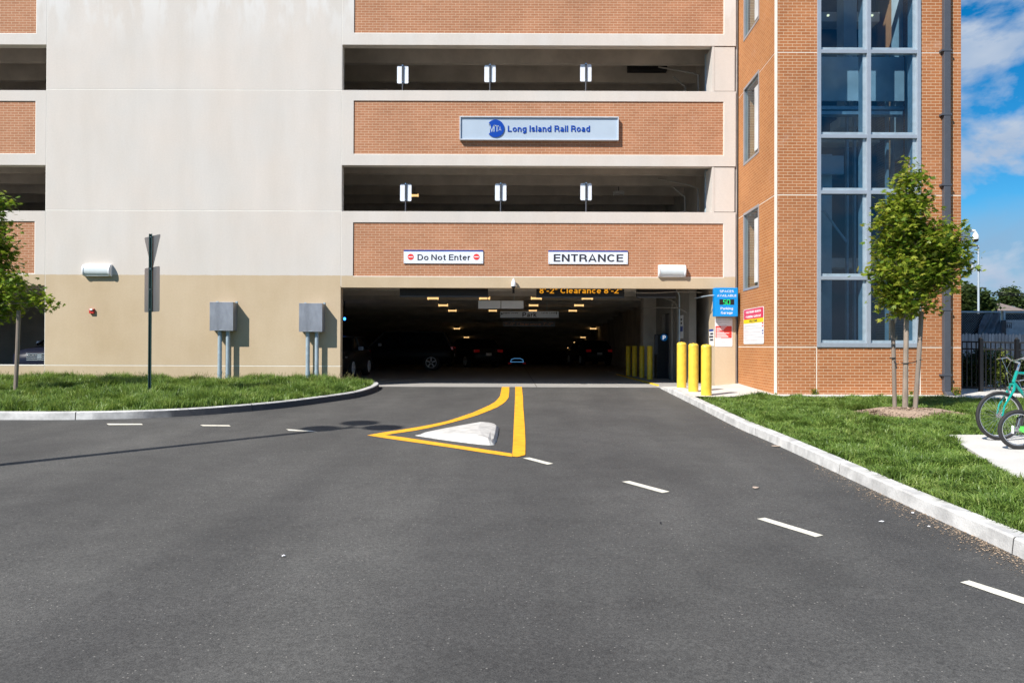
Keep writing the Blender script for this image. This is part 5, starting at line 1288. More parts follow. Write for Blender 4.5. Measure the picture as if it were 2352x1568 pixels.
def tree(name, loc, trunk_pts, trunk_r, lobes, nleaf, size, leafm, label, group=None, seed=1, simple=False, barkm='bark', cat='tree', limb_r=.02):
    """lobes: (centre, radius(3)) in world space; limbs run from the trunk into each lobe and the leaves hang round their twigs"""
    s = thing(name, loc, label, cat, group); r = random.Random(seed)
    mb = MB(); mb.tube(trunk_pts, trunk_r, 10); tk = mb.build('trunk', M[barkm], s, smooth=True)
    mb = MB(); tot = sum(l[1][0]*l[1][1]*l[1][2] for l in lobes); cs = []
    for (c, R) in lobes:
        c = Vector(c); 
        tz = max(trunk_pts[1][2]*.55+trunk_pts[0][2]*.45, min(c.z-.35*R[2]-.15, trunk_pts[-1][2]))
        # point on trunk at height tz
        A = None
        for p, q in zip(trunk_pts[:-1], trunk_pts[1:]):
            if p[2] <= tz <= q[2]: A = Vector(p).lerp(Vector(q), (tz-p[2])/(q[2]-p[2]+1e-9))
        A = A or Vector(trunk_pts[-1]); mb.tube([A, A.lerp(c, .5)+Vector((0,0,.04)), c], [limb_r, limb_r*.7, limb_r*.4], 6)
        n = int(nleaf*(R[0]*R[1]*R[2])/tot)+8; nt_ = max(4, n//14); 
        for _ in range(nt_):
            while True:
                u = Vector((r.uniform(-1,1), r.uniform(-1,1), r.uniform(-1,1)))
                if .15 < u.length < 1: break
            u *= (u.length**-.45)                       # push the twigs outwards
            tip = c+Vector((u.x*R[0], u.y*R[1], u.z*R[2]))
            if not simple or r.random() < .3: mb.tube([c.lerp(tip, .15), c.lerp(tip, .6)+Vector((0,0,.02)), tip], [limb_r*.3, limb_r*.2, limb_r*.1], 4)
            for _ in range(max(1, n//nt_)):
                t = r.uniform(.55, 1.05); q = c.lerp(tip, t)
                k = size*1.1; cs.append((q.x+r.gauss(0,k*.6), q.y+r.gauss(0,k*.6), q.z+r.gauss(0,k*.45)))
    mb.build('limb', M[barkm], s, smooth=True)
    leaves('crown', cs, size, leafm, s, seed, local_off=loc, simple=simple); return s
# right maple -----------------------------------------------------------------------------------
def tp(x, y, dy=0.0): q = onY(x, y, TRY+dy); return (q.x, q.y, q.z)
tz0 = SL*TRY+.06
lob = []
def lb(x, y, rpx, ry=None, dy=0.0, sy=1.0):
    k = (TRY+20)/FPX; rx = rpx*k; lob.append((tp(x, y, dy), (rx, (ry or rx)*1.0, rx*sy)))
lb(2088, 372, 7, sy=1.6); lb(2086, 402, 17, sy=1.0); lb(2070, 432, 23, dy=.1); lb(2102, 425, 25, dy=-.1); lb(2088, 388, 11, sy=1.4); lb(2124, 462, 20); lb(2045, 475, 24); lb(2085, 475, 44, sy=.8)
lb(2055, 520, 42, dy=-.15); lb(2105, 530, 44, dy=.1, sy=.8); lb(2030, 570, 30, dy=.1); lb(2085, 580, 48, dy=0); lb(2150, 552, 38, dy=-.1); lb(2180, 530, 24); lb(2190, 575, 34, dy=.1)
lb(2140, 605, 42, dy=.1); lb(2205, 612, 24); lb(2062, 632, 48, dy=-.15); lb(2017, 625, 24, sy=.7); lb(2120, 650, 44, dy=.2, sy=.7); lb(2175, 640, 28); lb(2040, 672, 36, dy=.1, sy=.9); lb(2090, 690, 40, dy=-.1, sy=.8); lb(2130, 706, 20, dy=.38, sy=.9); lb(2060, 716, 22, dy=.1, sy=.7)
tree('maple_tree', (TRX, TRY, tz0), [(TRX, TRY, tz0), tp(2080, 850), tp(2082, 740), tp(2086, 600), tp(2088, 480), tp(2089, 358)], [.052, .045, .042, .03, .018, .006], lob, 9500, .155, M['leaf'],
     'young maple tree with dense green crown between two stakes in front of the tower', seed=21)
def stake(p0, p1, r, label, group):
    s = thing('tree_stake', tuple(p0), label, 'stake', group); mb = MB(); mb.tube([p0, Vector(p0).lerp(Vector(p1), .5)+Vector((.008,0,0)), p1], [r, r*.98, r*.96], 10); mb.build('stake', M['wood'], s, smooth=True); return s
zs_ = onG(2055, 945, .08); ze = onY(2050, 735, zs_.y)
s1 = stake((zs_.x, zs_.y, zs_.z), (ze.x, ze.y, ze.z), .038, 'vertical weathered wooden stake left of the maple trunk', 'stakes beside the right maple')
zs2 = onG(2101, 951, .08); ze2 = onY(2116.5, 716, zs2.y)
s2 = stake((zs2.x, zs2.y, zs2.z), (ze2.x, ze2.y, ze2.z), .042, 'leaning weathered wooden stake right of the maple trunk', 'stakes beside the right maple')
w0 = onY(2113, 826, zs2.y); w1 = onY(2079, 834, TRY); mb = MB(); mb.tube([w0, (Vector(w0)+Vector(w1))/2-Vector((0,0,.02)), w1], .008, 6); mb.torus((w1.x, w1.y, w1.z), .055, .008, 20, 6, 'Z'); mb.torus((w0.x, w0.y, w0.z), .045, .006, 20, 6, 'Z'); mb.build('tie', M['rubber'], s2, smooth=True)
w3 = onY(2050, 822, zs_.y); mb = MB(); mb.torus((w3.x, w3.y, w3.z), .042, .012, 18, 6, 'Z'); mb.tube([w3, w3+Vector((.06,-.04,-.12)), w3+Vector((.09,-.05,-.1))], .01, 6); mb.tube([w3, w3+Vector((.03,-.05,-.1)), w3+Vector((.05,-.05,-.2))], .012, 6); mb.build('tie', M['rubber'], s1, smooth=True)
def mulch(cx, cy, rx, ry, n, seed, zoff=.085, name='mulch'):
    r = random.Random(seed); mb = MB(); ring = 26
    vs = [(cx, cy, SL*cy+zoff+.12)]; fs = []
    for k, f in enumerate((.55, 1.0)):
        for i in range(ring): a = 2*math.pi*i/ring; q = f*(1+.08*math.sin(3*a+1)); vs.append((cx+rx*q*math.cos(a), cy+ry*q*math.sin(a), SL*(cy+ry*q*math.sin(a))+zoff+(.10 if k == 0 else .0)))
    fs += [(0, 1+i, 1+(i+1) % ring) for i in range(ring)] + [(1+i, 1+ring+i, 1+ring+(i+1) % ring, 1+(i+1) % ring) for i in range(ring)]
    mb.add(vs, fs)
    for _ in range(n):
        a = r.uniform(0, 6.28); f = math.sqrt(r.random())*1.02; x, y = cx+rx*f*math.cos(a), cy+ry*f*math.sin(a); z = SL*y+zoff+.11*(1-f*f)+.006
        t = r.uniform(0, 6.28); l = r.uniform(.012, .045); w = r.uniform(.004, .011); u = Vector((math.cos(t), math.sin(t), r.uniform(-.4,.4)))*l; v = Vector((-math.sin(t), math.cos(t), r.uniform(-.5,.5)))*w; c = Vector((x, y, z))
        mb.add([c-u-v, c+u-v, c+u+v, c-u+v], [(0,1,2,3)])
    return tag(mb.build(name, M['mulch']), kind='stuff')
mulch(TRX+.05, TRY-.05, MR[0], MR[1], 5200, 3)
# left tree --------------------------------------------------------------------------------------
sb = onG(38, 905, .10); LY = sb.y
def lp(x, y, dy=0.0): q = onY(x, y, LY+dy); return (q.x, q.y, q.z)
lob = []; k = (LY+20)/FPX
for (x, y, rp, dy, sy) in ((-12, 470, 30, 0, 1), (2, 520, 22, .1, 1), (-30, 560, 50, -.1, 1), (10, 575, 26, .1, .8), (14, 612, 26, .1, .8), (-25, 640, 45, .1, 1), (30, 650, 34, -.1, .7), (-60, 690, 50, 0, .8), (18, 700, 34, .1, .8), (62, 688, 30, 0, .62), (98, 692, 24, -.05, .55), (-10, 720, 28, .1, .7), (-90, 600, 50, 0, 1), (-70, 500, 45, 0, 1), (-45, 462, 24, 0, 1.0)):
    lob.append((lp(x, y, dy), (rp*k, rp*k, rp*k*sy)))
T0 = lp(-40, 905); T0 = (T0[0], LY, SL*LY+.08)
tree('maple_tree', T0, [T0, lp(-42, 780), lp(-44, 640), lp(-45, 520), lp(-46, 450)], [.055, .05, .04, .025, .008], lob, 8000, .165, M['leaf2'], 'bright green maple tree cut off by the left edge of the photo', seed=5)
pe = onY(43, 713, LY); stake((sb.x-.03, LY, SL*LY+.05), (pe.x, LY, pe.z), .045, 'leaning weathered stake under the bright tree at the left edge', 'stake of the left tree')
# weeds along the walls ---------------------------------------------------------------------------
def weed(x, y, zoff, r, n, label, m='leaf2', seed=0):
    s = thing('weed', (x, y, SL*min(y,0)+zoff), label, 'weed'); rn = random.Random(seed)
    mb = MB(); cs = []
    for _ in range(7):
        a = rn.uniform(0, 6.28); t = Vector((x+math.cos(a)*r*.5, y+math.sin(a)*r*.4, SL*min(y,0)+zoff+r*rn.uniform(.8, 1.5))); mb.tube([(x, y, SL*min(y,0)+zoff), t], .004, 4)
    for _ in range(n): a = rn.uniform(0, 6.28); q = rn.random()**.5; cs.append((x+math.cos(a)*r*q*.8, y+math.sin(a)*r*q*.5, SL*min(y,0)+zoff+rn.uniform(.05, 1.5)*r))
    mb.build('stem', M['soil'], s); leaves('foliage', cs, .05, M[m], s, seed, local_off=tuple(s.location), simple=True)
for i, (x, y_, l, m) in enumerate(((1870, 901, 'dark weed tuft at the foot of the tower below the window edge', 'leaf'), (2093, 902, 'small bright weed behind the right stake', 'leaf2'), (2196, 900, 'bright green weed at the right corner of the tower', 'leaf2'), (1782, 905, 'tiny green weed at the white corner strip of the tower', 'leaf2'))):
    q = onY(x, y_, TY-.08); weed(q.x, TY-.09, .11, (.10, .07, .13, .035)[i], (130, 60, 150, 20)[i], l, m, 40+i)
# ================================================================== litter and gravel along the kerb
def litter():
    r = random.Random(31); mb = MB(); RL = [p for p in RK if p.y > -16]
    for _ in range(7000):
        i = r.randrange(1, len(RL)); p = RL[i-1].lerp(RL[i], r.random()); d_ = (RL[i]-RL[i-1]).normalized(); nr = Vector((d_.y, -d_.x, 0)); dens = 1 if p.y < -12.3 else (.5 if p.y < -11 else .12)
        if r.random() > dens: continue
        q = p+nr*(abs(r.gauss(0, .12))+.005); z = SL*q.y+.006; s_ = r.uniform(.0014, .0042)
        a = r.uniform(0, 6.28); u = Vector((math.cos(a), math.sin(a), 0))*s_*r.uniform(1, 2.2); v = Vector((-math.sin(a), math.cos(a), .3))*s_; c = Vector((q.x, q.y, z+s_*.3))
        mb.add([c-u-v, c+u-v, c+u+v, c-u+v], [(0,1,2,3)])
    return tag(mb.build('kerb_grit', surf('grit', (.34,.25,.17), .9, .3, 40, island=.5)), kind='stuff')
litter()
def scrap(x, y, w, h, label, m, seed):
    q = onG(x, y, .01); r = random.Random(seed); mb = MB(); n = 9; P = []
    for i in range(n): a = 2*math.pi*i/n; f = r.uniform(.6, 1.1); P.append((q.x+w*f*math.cos(a), q.y+h*f*math.sin(a), q.z+r.uniform(-.003,.003)))
    mb.add([(q.x, q.y, q.z+.008)]+P, [(0, 1+i, 1+(i+1) % n) for i in range(n)])
    tag(mb.build('litter', m, origin=(q.x, q.y, q.z)), label, 'litter')
mcard = surf('brown_scrap', (.42,.33,.26), .9, .15, 20); mpap = surf('paper_scrap', (.7,.7,.72), .8, .05)
scrap(1736, 1118.5, .045, .05, 'flat brown leaf scrap lying alone on the asphalt', mcard, 1); scrap(1781, 1023.5, .06, .07, 'crumpled brown leaf lying against the right kerb', mcard, 2)
scrap(2025, 1196.5, .03, .012, 'thin white paper sliver on the asphalt near the right kerb', mpap, 3); scrap(652, 1275, .018, .02, 'tiny white paper bit on the near left asphalt', mpap, 4)
scrap(2097, 1176.5, .014, .02, 'white crumb beside the brown grit at the kerb', mpap, 5); scrap(1517, 1200, .012, .022, 'small black lump of tar on the middle asphalt', M['black'], 6)
scrap(2133, 1208, .014, .02, 'pale scrap of paper at the kerb, nearest the camera', mpap, 7); scrap(1418, 889, .02, .02, 'dot of white litter near the garage threshold', mpap, 8)
# ================================================================== bicycles
def wheel(root, c, R, tr, name='wheel', spokes=28, rimw=.011):
    c = Vector(c)
    mb = MB(); mb.torus(c, R-tr, tr, 56, 10, 'Y'); t = mb.build(name, M['rubber'], root, local=True, smooth=True, angle=80)
    mb = MB(); mb.torus(c, R-tr*2.1, rimw, 56, 8, 'Y', .9); mb.build('rim', M['chrome'], t, local=True, smooth=True, angle=80)
    mb = MB(); mb.cyl(c+Vector((0,-.05,0)), c+Vector((0,.05,0)), .02, 12); mb.cyl(c+Vector((0,-.035,0)), c+Vector((0,-.03,0)), .03, 12); mb.cyl(c+Vector((0,.03,0)), c+Vector((0,.035,0)), .03, 12); mb.build('hub', M['chrome'], t, local=True, smooth=True)
    mb = MB()
    for i in range(spokes):
        a = 2*math.pi*i/spokes; b = a+(.35 if i % 2 else -.35); sy = .03 if i % 4 < 2 else -.03
        mb.cyl(c+Vector((.025*math.cos(b), sy, .025*math.sin(b))), c+Vector(((R-tr*2.2)*math.cos(a), 0, (R-tr*2.2)*math.sin(a))), .0011, 4, cap=False)
    mb.build('spokes', M['chrome'], t, local=True)
    return t
def bicycle(loc, rz, R, wb, fr, hh, m, label, big=True, steer=0.0):
    s = thing('bicycle', loc, label, 'bicycle', rz=rz); tr = .024 if big else .025
    F = Vector((0, 0, R)); Rr = Vector((wb, 0, R))       # front wheel at the origin, bicycle points to -x
    wheel(s, F, R, tr, 'front_wheel', 32 if big else 24); wheel(s, Rr, R, tr, 'rear_wheel', 32 if big else 24)
    hd_t = Vector((wb*.235, 0, hh-.10)); hd_b = Vector((wb*.185, 0, hh-.26)); bb = Vector((wb*.60, 0, R*.88)); st = Vector((wb*.72, 0, hh-.16)); 
    mb = MB(); fr_ = .019
    mb.tube([hd_t, hd_b], fr_*1.15, 12); mb.tube([hd_t+Vector((0,0,-.03)), st], fr_, 12); mb.tube([hd_b, bb], fr_*1.2, 12); mb.tube([bb, st+Vector((.02,0,.05))], fr_*.95, 12)
    for sy in (-.055, .055):
        mb.tube([bb+Vector((0,sy*.5,0)), Rr+Vector((0,sy,0))], .010, 8); mb.tube([st+Vector((0,sy*.4,-.02)), Rr+Vector((0,sy,0))], .009, 8)
    mb.build('frame', M[m], s, local=True, smooth=True)
    mb = MB()
    cr_ = hd_b+(hd_b-hd_t).normalized()*.03
    for sy in (-.055, .055): mb.tube([cr_+Vector((0,sy*.6,0)), cr_+Vector((-.02,sy,-.07)), F+Vector((.03,sy,.14)), F+Vector((0,sy,0))], [.017,.017,.013,.011], 10)
    mb.cyl(cr_+Vector((0,-.05,0)), cr_+Vector((0,.05,0)), .018, 10); mb.build('fork', M[m], s, local=True, smooth=True)
    hb = hd_t+(hd_t-hd_b).normalized()*.11; mb = MB(); mb.tube([hd_t, hb], .016, 10); fw_ = Vector((-.085, 0, .03)); mb.tube([hb, hb+fw_], .015, 10); mb.build('stem', M['chrome'], s, local=True, smooth=True)
    c = hb+fw_; mb = MB(); w = .29 if big else .26
    mb.tube([c+Vector((.07,-w,.05)), c+Vector((.03,-w*.55,.045)), c+Vector((0,-w*.2,.01)), c, c+Vector((0,w*.2,.01)), c+Vector((.03,w*.55,.045)), c+Vector((.07,w,.05))], .0125, 10); hbar = mb.build('handlebar', M['chrome'], s, local=True, smooth=True)
    for sy in (-1, 1):
        mb = MB(); mb.cyl(c+Vector((.07,sy*w,.05)), c+Vector((.035,sy*w*.62,.046)), .017, 12); mb.build('grip', M['seat'], hbar, local=True, smooth=True)
        mb = MB(); mb.tube([c+Vector((.02,sy*w*.55,.04)), c+Vector((-.04,sy*w*.62,.03)), c+Vector((-.035,sy*w*.95,.02))], .007, 6); mb.build('brake_lever', M['chrome'], hbar, local=True, smooth=True)
    mb = MB(); mb.tube([c+Vector((-.02,-w*.6,.03)), c+Vector((-.10,-.08,.0)), c+Vector((-.10,0,-.12)), cr_+Vector((-.05,0,-.02))], .003, 5); mb.tube([c+Vector((-.02,w*.6,.03)), c+Vector((-.12,.06,.02)), c+Vector((-.06,.02,-.16)), hd_b+Vector((.08,0,.0))], .003, 5); mb.build('brake_cable', M['chrome'], s, local=True)
    br = F+Vector((.06, 0, R-.0)); mb = MB()
    for sy in (-.04, .04): mb.beam(cr_+Vector((-.045,sy,-.03)), cr_+Vector((-.03,sy*.7,-.13)), .016, .022)
    mb.build('brake', M['chrome'], s, local=True, bevel=.003)
    sp_ = st+Vector((.055,0,.18)); mb = MB(); mb.tube([st+Vector((.02,0,.03)), sp_], .013, 10); mb.build('seat_post', M['chrome'], s, local=True, smooth=True)
    mb = MB(); a = sp_+Vector((0,0,.015)); pts = [(-.15,.018),(-.10,.03),(0,.055),(.06,.075),(.11,.07),(.13,.04)]; up_ = [(a.x+x, y, a.z+.03) for x, y in pts]+[(a.x+x, -y, a.z+.03) for x, y in reversed(pts)]; mb.prism(up_, (0,0,-.045)); mb.build('saddle', M['seat'], s, local=True, bevel=.012, seg=3)
    mb = MB(); mb.torus(bb, .085 if big else .06, .006, 28, 6, 'Y', .6); mb.cyl(bb+Vector((0,-.06,0)), bb+Vector((0,.06,0)), .022, 12)
    mb.beam(bb+Vector((0,-.065,0)), bb+Vector((-.10,-.065,-.12)), .018, .012); mb.beam(bb+Vector((0,.065,0)), bb+Vector((.10,.065,.12)), .018, .012); mb.build('crank', M['chrome'], s, local=True)
    for (sy, sx) in ((-1, -1), (1, 1)):
        p = bb+Vector((sx*.10, sy*.065, sx*.12)); mb = MB(); mb.box(p.x-.045, p.x+.045, p.y, p.y+sy*.09, p.z-.012, p.z+.012); mb.build('pedal', M['seat'], s, local=True, bevel=.004)
    mb = MB(); mb.tube([bb+Vector((0,-.045,.085)), Rr+Vector((0,-.045,.04))], .004, 5); mb.tube([bb+Vector((0,-.045,-.085)), Rr+Vector((0,-.045,-.04))], .004, 5); mb.build('chain', M['rubber'], s, local=True)
    return s
def Zb(x, y): return (2186.6+x*.2461, 753.4+y*.2461)
q = onG(2296, 1010.6, .13); bicycle((q.x, q.y, q.z), .04, .335, 1.05, 0, 1.05, 'teal', 'adult bicycle with teal frame and fork standing on the concrete pad')
q = onG(2338.5, 1031.5, .13); b2 = bicycle((q.x, q.y, q.z), -.05, .252, .92, 0, .80, 'seat', 'small bicycle with lime green parts in front of the teal one', big=False)
hub = Vector((0, 0, .252)); mb = MB()
for sy in (-.06, .06): mb.cyl(hub+Vector((0, sy, 0)), hub+Vector((0, sy*1.9, 0)), .028, 14)
mb.box(-.01, .03, -.075, -.055, .252-.02, .30); mb.build('axle_peg', M['lime'], b2, local=True, smooth=True)
mb = MB(); mb.box(-.085, -.06, -.02, .0, .20, .30); mb.build('spoke_reflector', M['white'], b2, local=True, bevel=.004)
# ================================================================== cars
def car(loc, rz, paint, label, suv=False, L_=4.6, Wd=1.8, Ht=1.45, tail=False, body_m=None):
    s = thing('parked_car', loc, label, 'car', rz=rz)
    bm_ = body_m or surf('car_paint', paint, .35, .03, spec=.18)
    hw = Wd/2
    # stations: x, half width, bottom z, waist z (bonnet/boot/belt)
    if suv: st_ = [(-L_/2,.78,.42,.72),(-L_/2+.12,.92,.30,.92),(-L_/2+.8,.97,.28,1.02),(-L_/2+1.25,1,.28,1.08),(0,1,.28,1.10),(L_/2-.7,1,.28,1.12),(L_/2-.12,.95,.32,1.10),(L_/2,.86,.42,.95)]
    else: st_ = [(-L_/2,.74,.34,.60),(-L_/2+.14,.90,.24,.76),(-L_/2+.8,.97,.22,.88),(-L_/2+1.35,1,.22,.95),(0,1,.22,.96),(L_/2-1.0,1,.22,.98),(L_/2-.2,.93,.26,.96),(L_/2,.82,.36,.80)]
    mb = MB(); vs = []; K = 10
    for (x, k, zb0, zw) in st_:
        w = hw*k; m1 = zb0+(zw-zb0)*.45
        ring = [(0, zb0), (w*.80, zb0), (w*.96, zb0+.10), (w, m1), (w*.985, zw-.12), (w*.90, zw-.015), (w*.5, zw+.02), (0, zw+.03)]
        vs += [(x, y, z) for y, z in ring] + [(x, -y, z) for y, z in ring[-2:0:-1]]
    kk = 14; n = len(st_)
    fs = [(i*kk+j, (i+1)*kk+j, (i+1)*kk+(j+1) % kk, i*kk+(j+1) % kk) for i in range(n-1) for j in range(kk)] + [tuple(range(kk)), tuple((n-1)*kk+j for j in range(kk-1, -1, -1))]
    mb.add(vs, fs); body = mb.build('body', bm_, s, local=True, smooth=True, angle=55)
    # greenhouse
    zb1 = st_[4][3]-.02
    xs = [(-L_/2+1.15, 0), (-L_/2+1.85, 1), (L_/2-1.05, 1), (L_/2-.35, 0)] if not suv else [(-L_/2+1.15, 0), (-L_/2+1.75, 1), (L_/2-.45, 1), (L_/2-.12, 0)]
    g = [(xs[0][0], hw*.92, zb1), (xs[1][0], hw*.74, Ht-.06), (xs[2][0], hw*.74, Ht-.06), (xs[3][0], hw*.88, zb1)]
    mb = MB(); vs = [];
    for x, w, z in g: vs += [(x, w, z), (x, -w, z)]
    # glass hull: bottom quad + top quad
    A, B_, C_, D_ = [(vs[2*i], vs[2*i+1]) for i in range(4)]
    mb.add([A[0], A[1], D_[0], D_[1], B_[0], B_[1], C_[0], C_[1]], [(0,1,5,4),(2,6,7,3),(0,4,6,2),(1,3,7,5)])
    mb.build('windows', M['carglass'], s, local=True)
    mb = MB(); mb.add([(g[1][0]-.05, hw*.745, Ht-.07), (g[1][0]-.05, -hw*.745, Ht-.07), (g[2][0]+.05, -hw*.745, Ht-.07), (g[2][0]+.05, hw*.745, Ht-.07), (g[1][0]+.25, hw*.60, Ht), (g[1][0]+.25, -hw*.60, Ht), (g[2][0]-.15, -hw*.60, Ht), (g[2][0]-.15, hw*.60, Ht)], [(0,1,5,4),(1,2,6,5),(2,3,7,6),(3,0,4,7),(4,5,6,7),(0,3,2,1)])
    rf = mb.build('roof', bm_, s, local=True, smooth=True, angle=50)
    mb = MB()
    for sy in (1, -1):
        for (p, q) in (((g[0][0], sy*hw*.925, zb1), (g[1][0], sy*hw*.75, Ht-.05)), ((g[3][0], sy*hw*.885, zb1), (g[2][0], sy*hw*.75, Ht-.05)), ((.1, sy*hw*.945, zb1), (.05, sy*hw*.75, Ht-.05)), ((g[1][0], sy*hw*.75, Ht-.055), (g[2][0], sy*hw*.75, Ht-.055))): mb.beam(p, q, .06, .05)
    mb.build('pillar', bm_, s, local=True, split=True)
    R = .34 if not suv else .37
    for x in (-L_/2+.92, L_/2-.95):
        for sy in (-1, 1):
            c = Vector((x, sy*(hw-.12), R)); mb = MB(); mb.lathe(c, [(R*.62,-.11),(R*.96,-.11),(R,-.08),(R,.08),(R*.96,.11),(R*.62,.11)], 28, 'Y'); t = mb.build('wheel', M['rubber'], s, local=True, smooth=True)
            mb = MB(); yo = sy*.120
            mb.torus(c+Vector((0, yo, 0)), R*.62, .018, 28, 6, 'Y'); mb.cyl(c+Vector((0,yo-.02,0)), c+Vector((0,yo+.02*sy,0)), .06, 12)
            for i in range(5): a = 2*math.pi*i/5+.3; mb.beam(c+Vector((.04*math.cos(a), yo, .04*math.sin(a))), c+Vector((R*.62*math.cos(a), yo, R*.62*math.sin(a))), .055, .02, up=(0,1,0))
            mb.build('rim', M['wheelrim'], t, local=True)
            mb = MB(); mb.lathe(c+Vector((0, sy*.03, 0)), [(R*1.13,-.095),(R*1.13,.10)], 24, 'Y'); 
    for sy in (-1, 1):
        mb = MB(); mb.add([(-L_/2+.02, sy*hw*.42, .62 if not suv else .80), (-L_/2+.06, sy*hw*.80, .62 if not suv else .80), (-L_/2+.30, sy*hw*.935, .74 if not suv else .92), (-L_/2+.10, sy*hw*.45, .73 if not suv else .90), (-L_/2+.2, sy*hw*.45, .66 if not suv else .84), (-L_/2+.34, sy*hw*.90, .66 if not suv else .84)], [(0,1,2,3),(0,4,5,1),(3,2,5,4)]); mb.build('headlight', M['carlamp'], s, local=True)
        z = .86 if not suv else 1.0; mb = MB(); mb.box(L_/2-.12, L_/2+.0, sy*hw*.55, sy*hw*.86, z-.08, z+.06); mb.build('tail_light', M['cartail'], s, local=True, bevel=.01)
        mb = MB(); mb.box(-L_/2+1.55, -L_/2+1.70, sy*(hw+.02), sy*(hw+.20), zb1+.0, zb1+.13); mb.build('mirror', M['mirrorpaint'], s, local=True, bevel=.03)
    mb = MB(); z = .40 if not suv else .66
    for i in range(4): mb.box(-L_/2-.012, -L_/2+.05, -hw*.40, hw*.40, z+.055*i, z+.055*i+.025)
    mb.box(-L_/2-.014, -L_/2+.05, -.06, .06, z+.04, z+.16); mb.build('grille', M['chrome'], s, local=True)
    mb = MB(); mb.box(L_/2-.02, L_/2+.012, -.15, .15, .62, .76); mb.build('number_plate', M['white'], s, local=True)
    return s
M['carglass'] = surf('car_window', (.008,.01,.012), .12, 0, spec=.35)
M['wheelrim'] = surf('wheel_rim', (.72,.72,.74), .4, .05)
M['carlamp'] = surf('headlight_glass', (.5,.5,.52), .15, .05, metal=.3, coat=1)
M['cartail'] = surf('tail_light', (.35,.01,.01), .2, 0, coat=1, emit=(.8,.02,.02), es=.03)
M['mirrorpaint'] = surf('mirror_shell', (.30,.36,.46), .25, 0, coat=.6)
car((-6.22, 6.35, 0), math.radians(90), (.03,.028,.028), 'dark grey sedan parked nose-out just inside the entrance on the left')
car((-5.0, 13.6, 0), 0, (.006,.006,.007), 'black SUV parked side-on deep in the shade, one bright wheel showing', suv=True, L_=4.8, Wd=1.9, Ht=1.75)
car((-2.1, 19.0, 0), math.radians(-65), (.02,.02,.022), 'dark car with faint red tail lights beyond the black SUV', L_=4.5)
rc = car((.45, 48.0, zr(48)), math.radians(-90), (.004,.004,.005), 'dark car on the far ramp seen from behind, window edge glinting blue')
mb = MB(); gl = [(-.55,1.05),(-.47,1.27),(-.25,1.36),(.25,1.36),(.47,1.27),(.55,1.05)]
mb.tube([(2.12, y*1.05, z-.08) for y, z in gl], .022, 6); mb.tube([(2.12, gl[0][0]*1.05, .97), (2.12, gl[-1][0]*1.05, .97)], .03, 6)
mb.build('window_glint', surf('blue_painted_glint', (.10,.30,.55), .25, 0, emit=(.12,.38,.75), es=.45), rc, local=True, smooth=True)  # faintly glowing tube standing for the blue reflection on the window edge
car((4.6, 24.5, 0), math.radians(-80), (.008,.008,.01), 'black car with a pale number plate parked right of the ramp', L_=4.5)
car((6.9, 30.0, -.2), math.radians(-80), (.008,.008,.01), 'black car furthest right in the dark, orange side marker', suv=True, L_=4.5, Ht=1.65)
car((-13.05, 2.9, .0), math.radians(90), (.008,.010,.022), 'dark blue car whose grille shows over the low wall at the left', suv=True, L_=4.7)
# ================================================================== background on the right
TXR = TX1
def cam_on_wall(xv, yv, Y, label):
    q = onY(xv, yv, Y); wx = TXR
    s = dome_cam(q, label, None, 'white dome cameras on the tower side', r=.075)
    mb = MB(); mb.tube([(q.x, Y, q.z+.13), (q.x-.02, Y, q.z+.19), (q.x-.11, Y, q.z+.20), (q.x-.2, Y, q.z+.13)], [.03,.032,.036,.04], 10); mb.build('arm', M['white_lamp'], s, smooth=True)
    mb = MB(); mb.box(wx+.01, q.x-.17, Y-.09, Y+.09, q.z-.04, q.z+.14); mb.build('junction_box', M['white_lamp'], s, bevel=.01)
    mb = MB(); mb.tube([(q.x-.21, Y, q.z-.04), (q.x-.22, Y, q.z-.18), (wx+.02, Y, q.z-.42)], .012, 6); mb.build('cable', M['down'], s, smooth=True)
cam_on_wall(2240.3, 549, TY+.6, 'upper white dome camera on an arm at the right side of the tower')
cam_on_wall(2228, 616, TY+.6, 'lower white dome camera behind the maple leaves')
def lamp_post(xv, ybase, ytop, Y, r, label, head):
    a = onY(xv, ybase, Y); b = onY(xv, ytop, Y); s = thing('lamp_post', (a.x, Y, 0), label, 'light pole')
    mb = MB(); mb.cyl((a.x, Y, 0), (a.x, Y, b.z), r, 12, r*.7); mb.build('pole', M['polewhite'], s, smooth=True)
    for hx in head: mb = MB(); mb.box(a.x+min(hx), a.x+max(hx), Y-.15, Y+.15, b.z-.05, b.z+.04); mb.build('lamp_head', M['down'], s, bevel=.02)
lamp_post(2247.5, 715, 564.5, 24, .07, 'slim pale pole rising beside the upper dome camera', [(-1.9, -.1)])
lamp_post(2234.8, 715, 661, 40, .10, 'distant twin-headed lamp post behind the black yard', [(-2.4, -.2), (.2, 1.0)])
# black yard wall / chain-link screen
YB_ = 3.2
a = onY(2205, 716.5, YB_); zt = a.z; xl = TX1+.02; xr = onY(2420, 716, YB_).x
s = thing('yard_fence', ((xl+xr)/2, YB_, 0), 'chain-link fence with black screening and grey rails behind the tower corner', 'fence')
px2 = [onY(v, 720, YB_).x for v in (2296, 2306, 2420)]
mb = MB(); mb.box(xl, px2[0], YB_+.05, YB_+.07, .1, zt-.04); mb.box(px2[1], xr, YB_+.05, YB_+.07, .1, zt-.04); mb.build('screen', surf('black_screening', (.02,.022,.026), .8, .4, 1.5, detail=8), s)
mb = MB(); mb.cyl((xl, YB_, zt), (px2[0], YB_, zt), .03, 8); mb.cyl((px2[1], YB_, zt), (xr, YB_, zt), .03, 8); mb.build('top_rail', M['galv'], s)
for x in px2: mb = MB(); mb.cyl((x, YB_, 0), (x, YB_, zt+.05), .04, 10); mb.build('post', M['galv'], s)
mb = MB(); x = xl; 
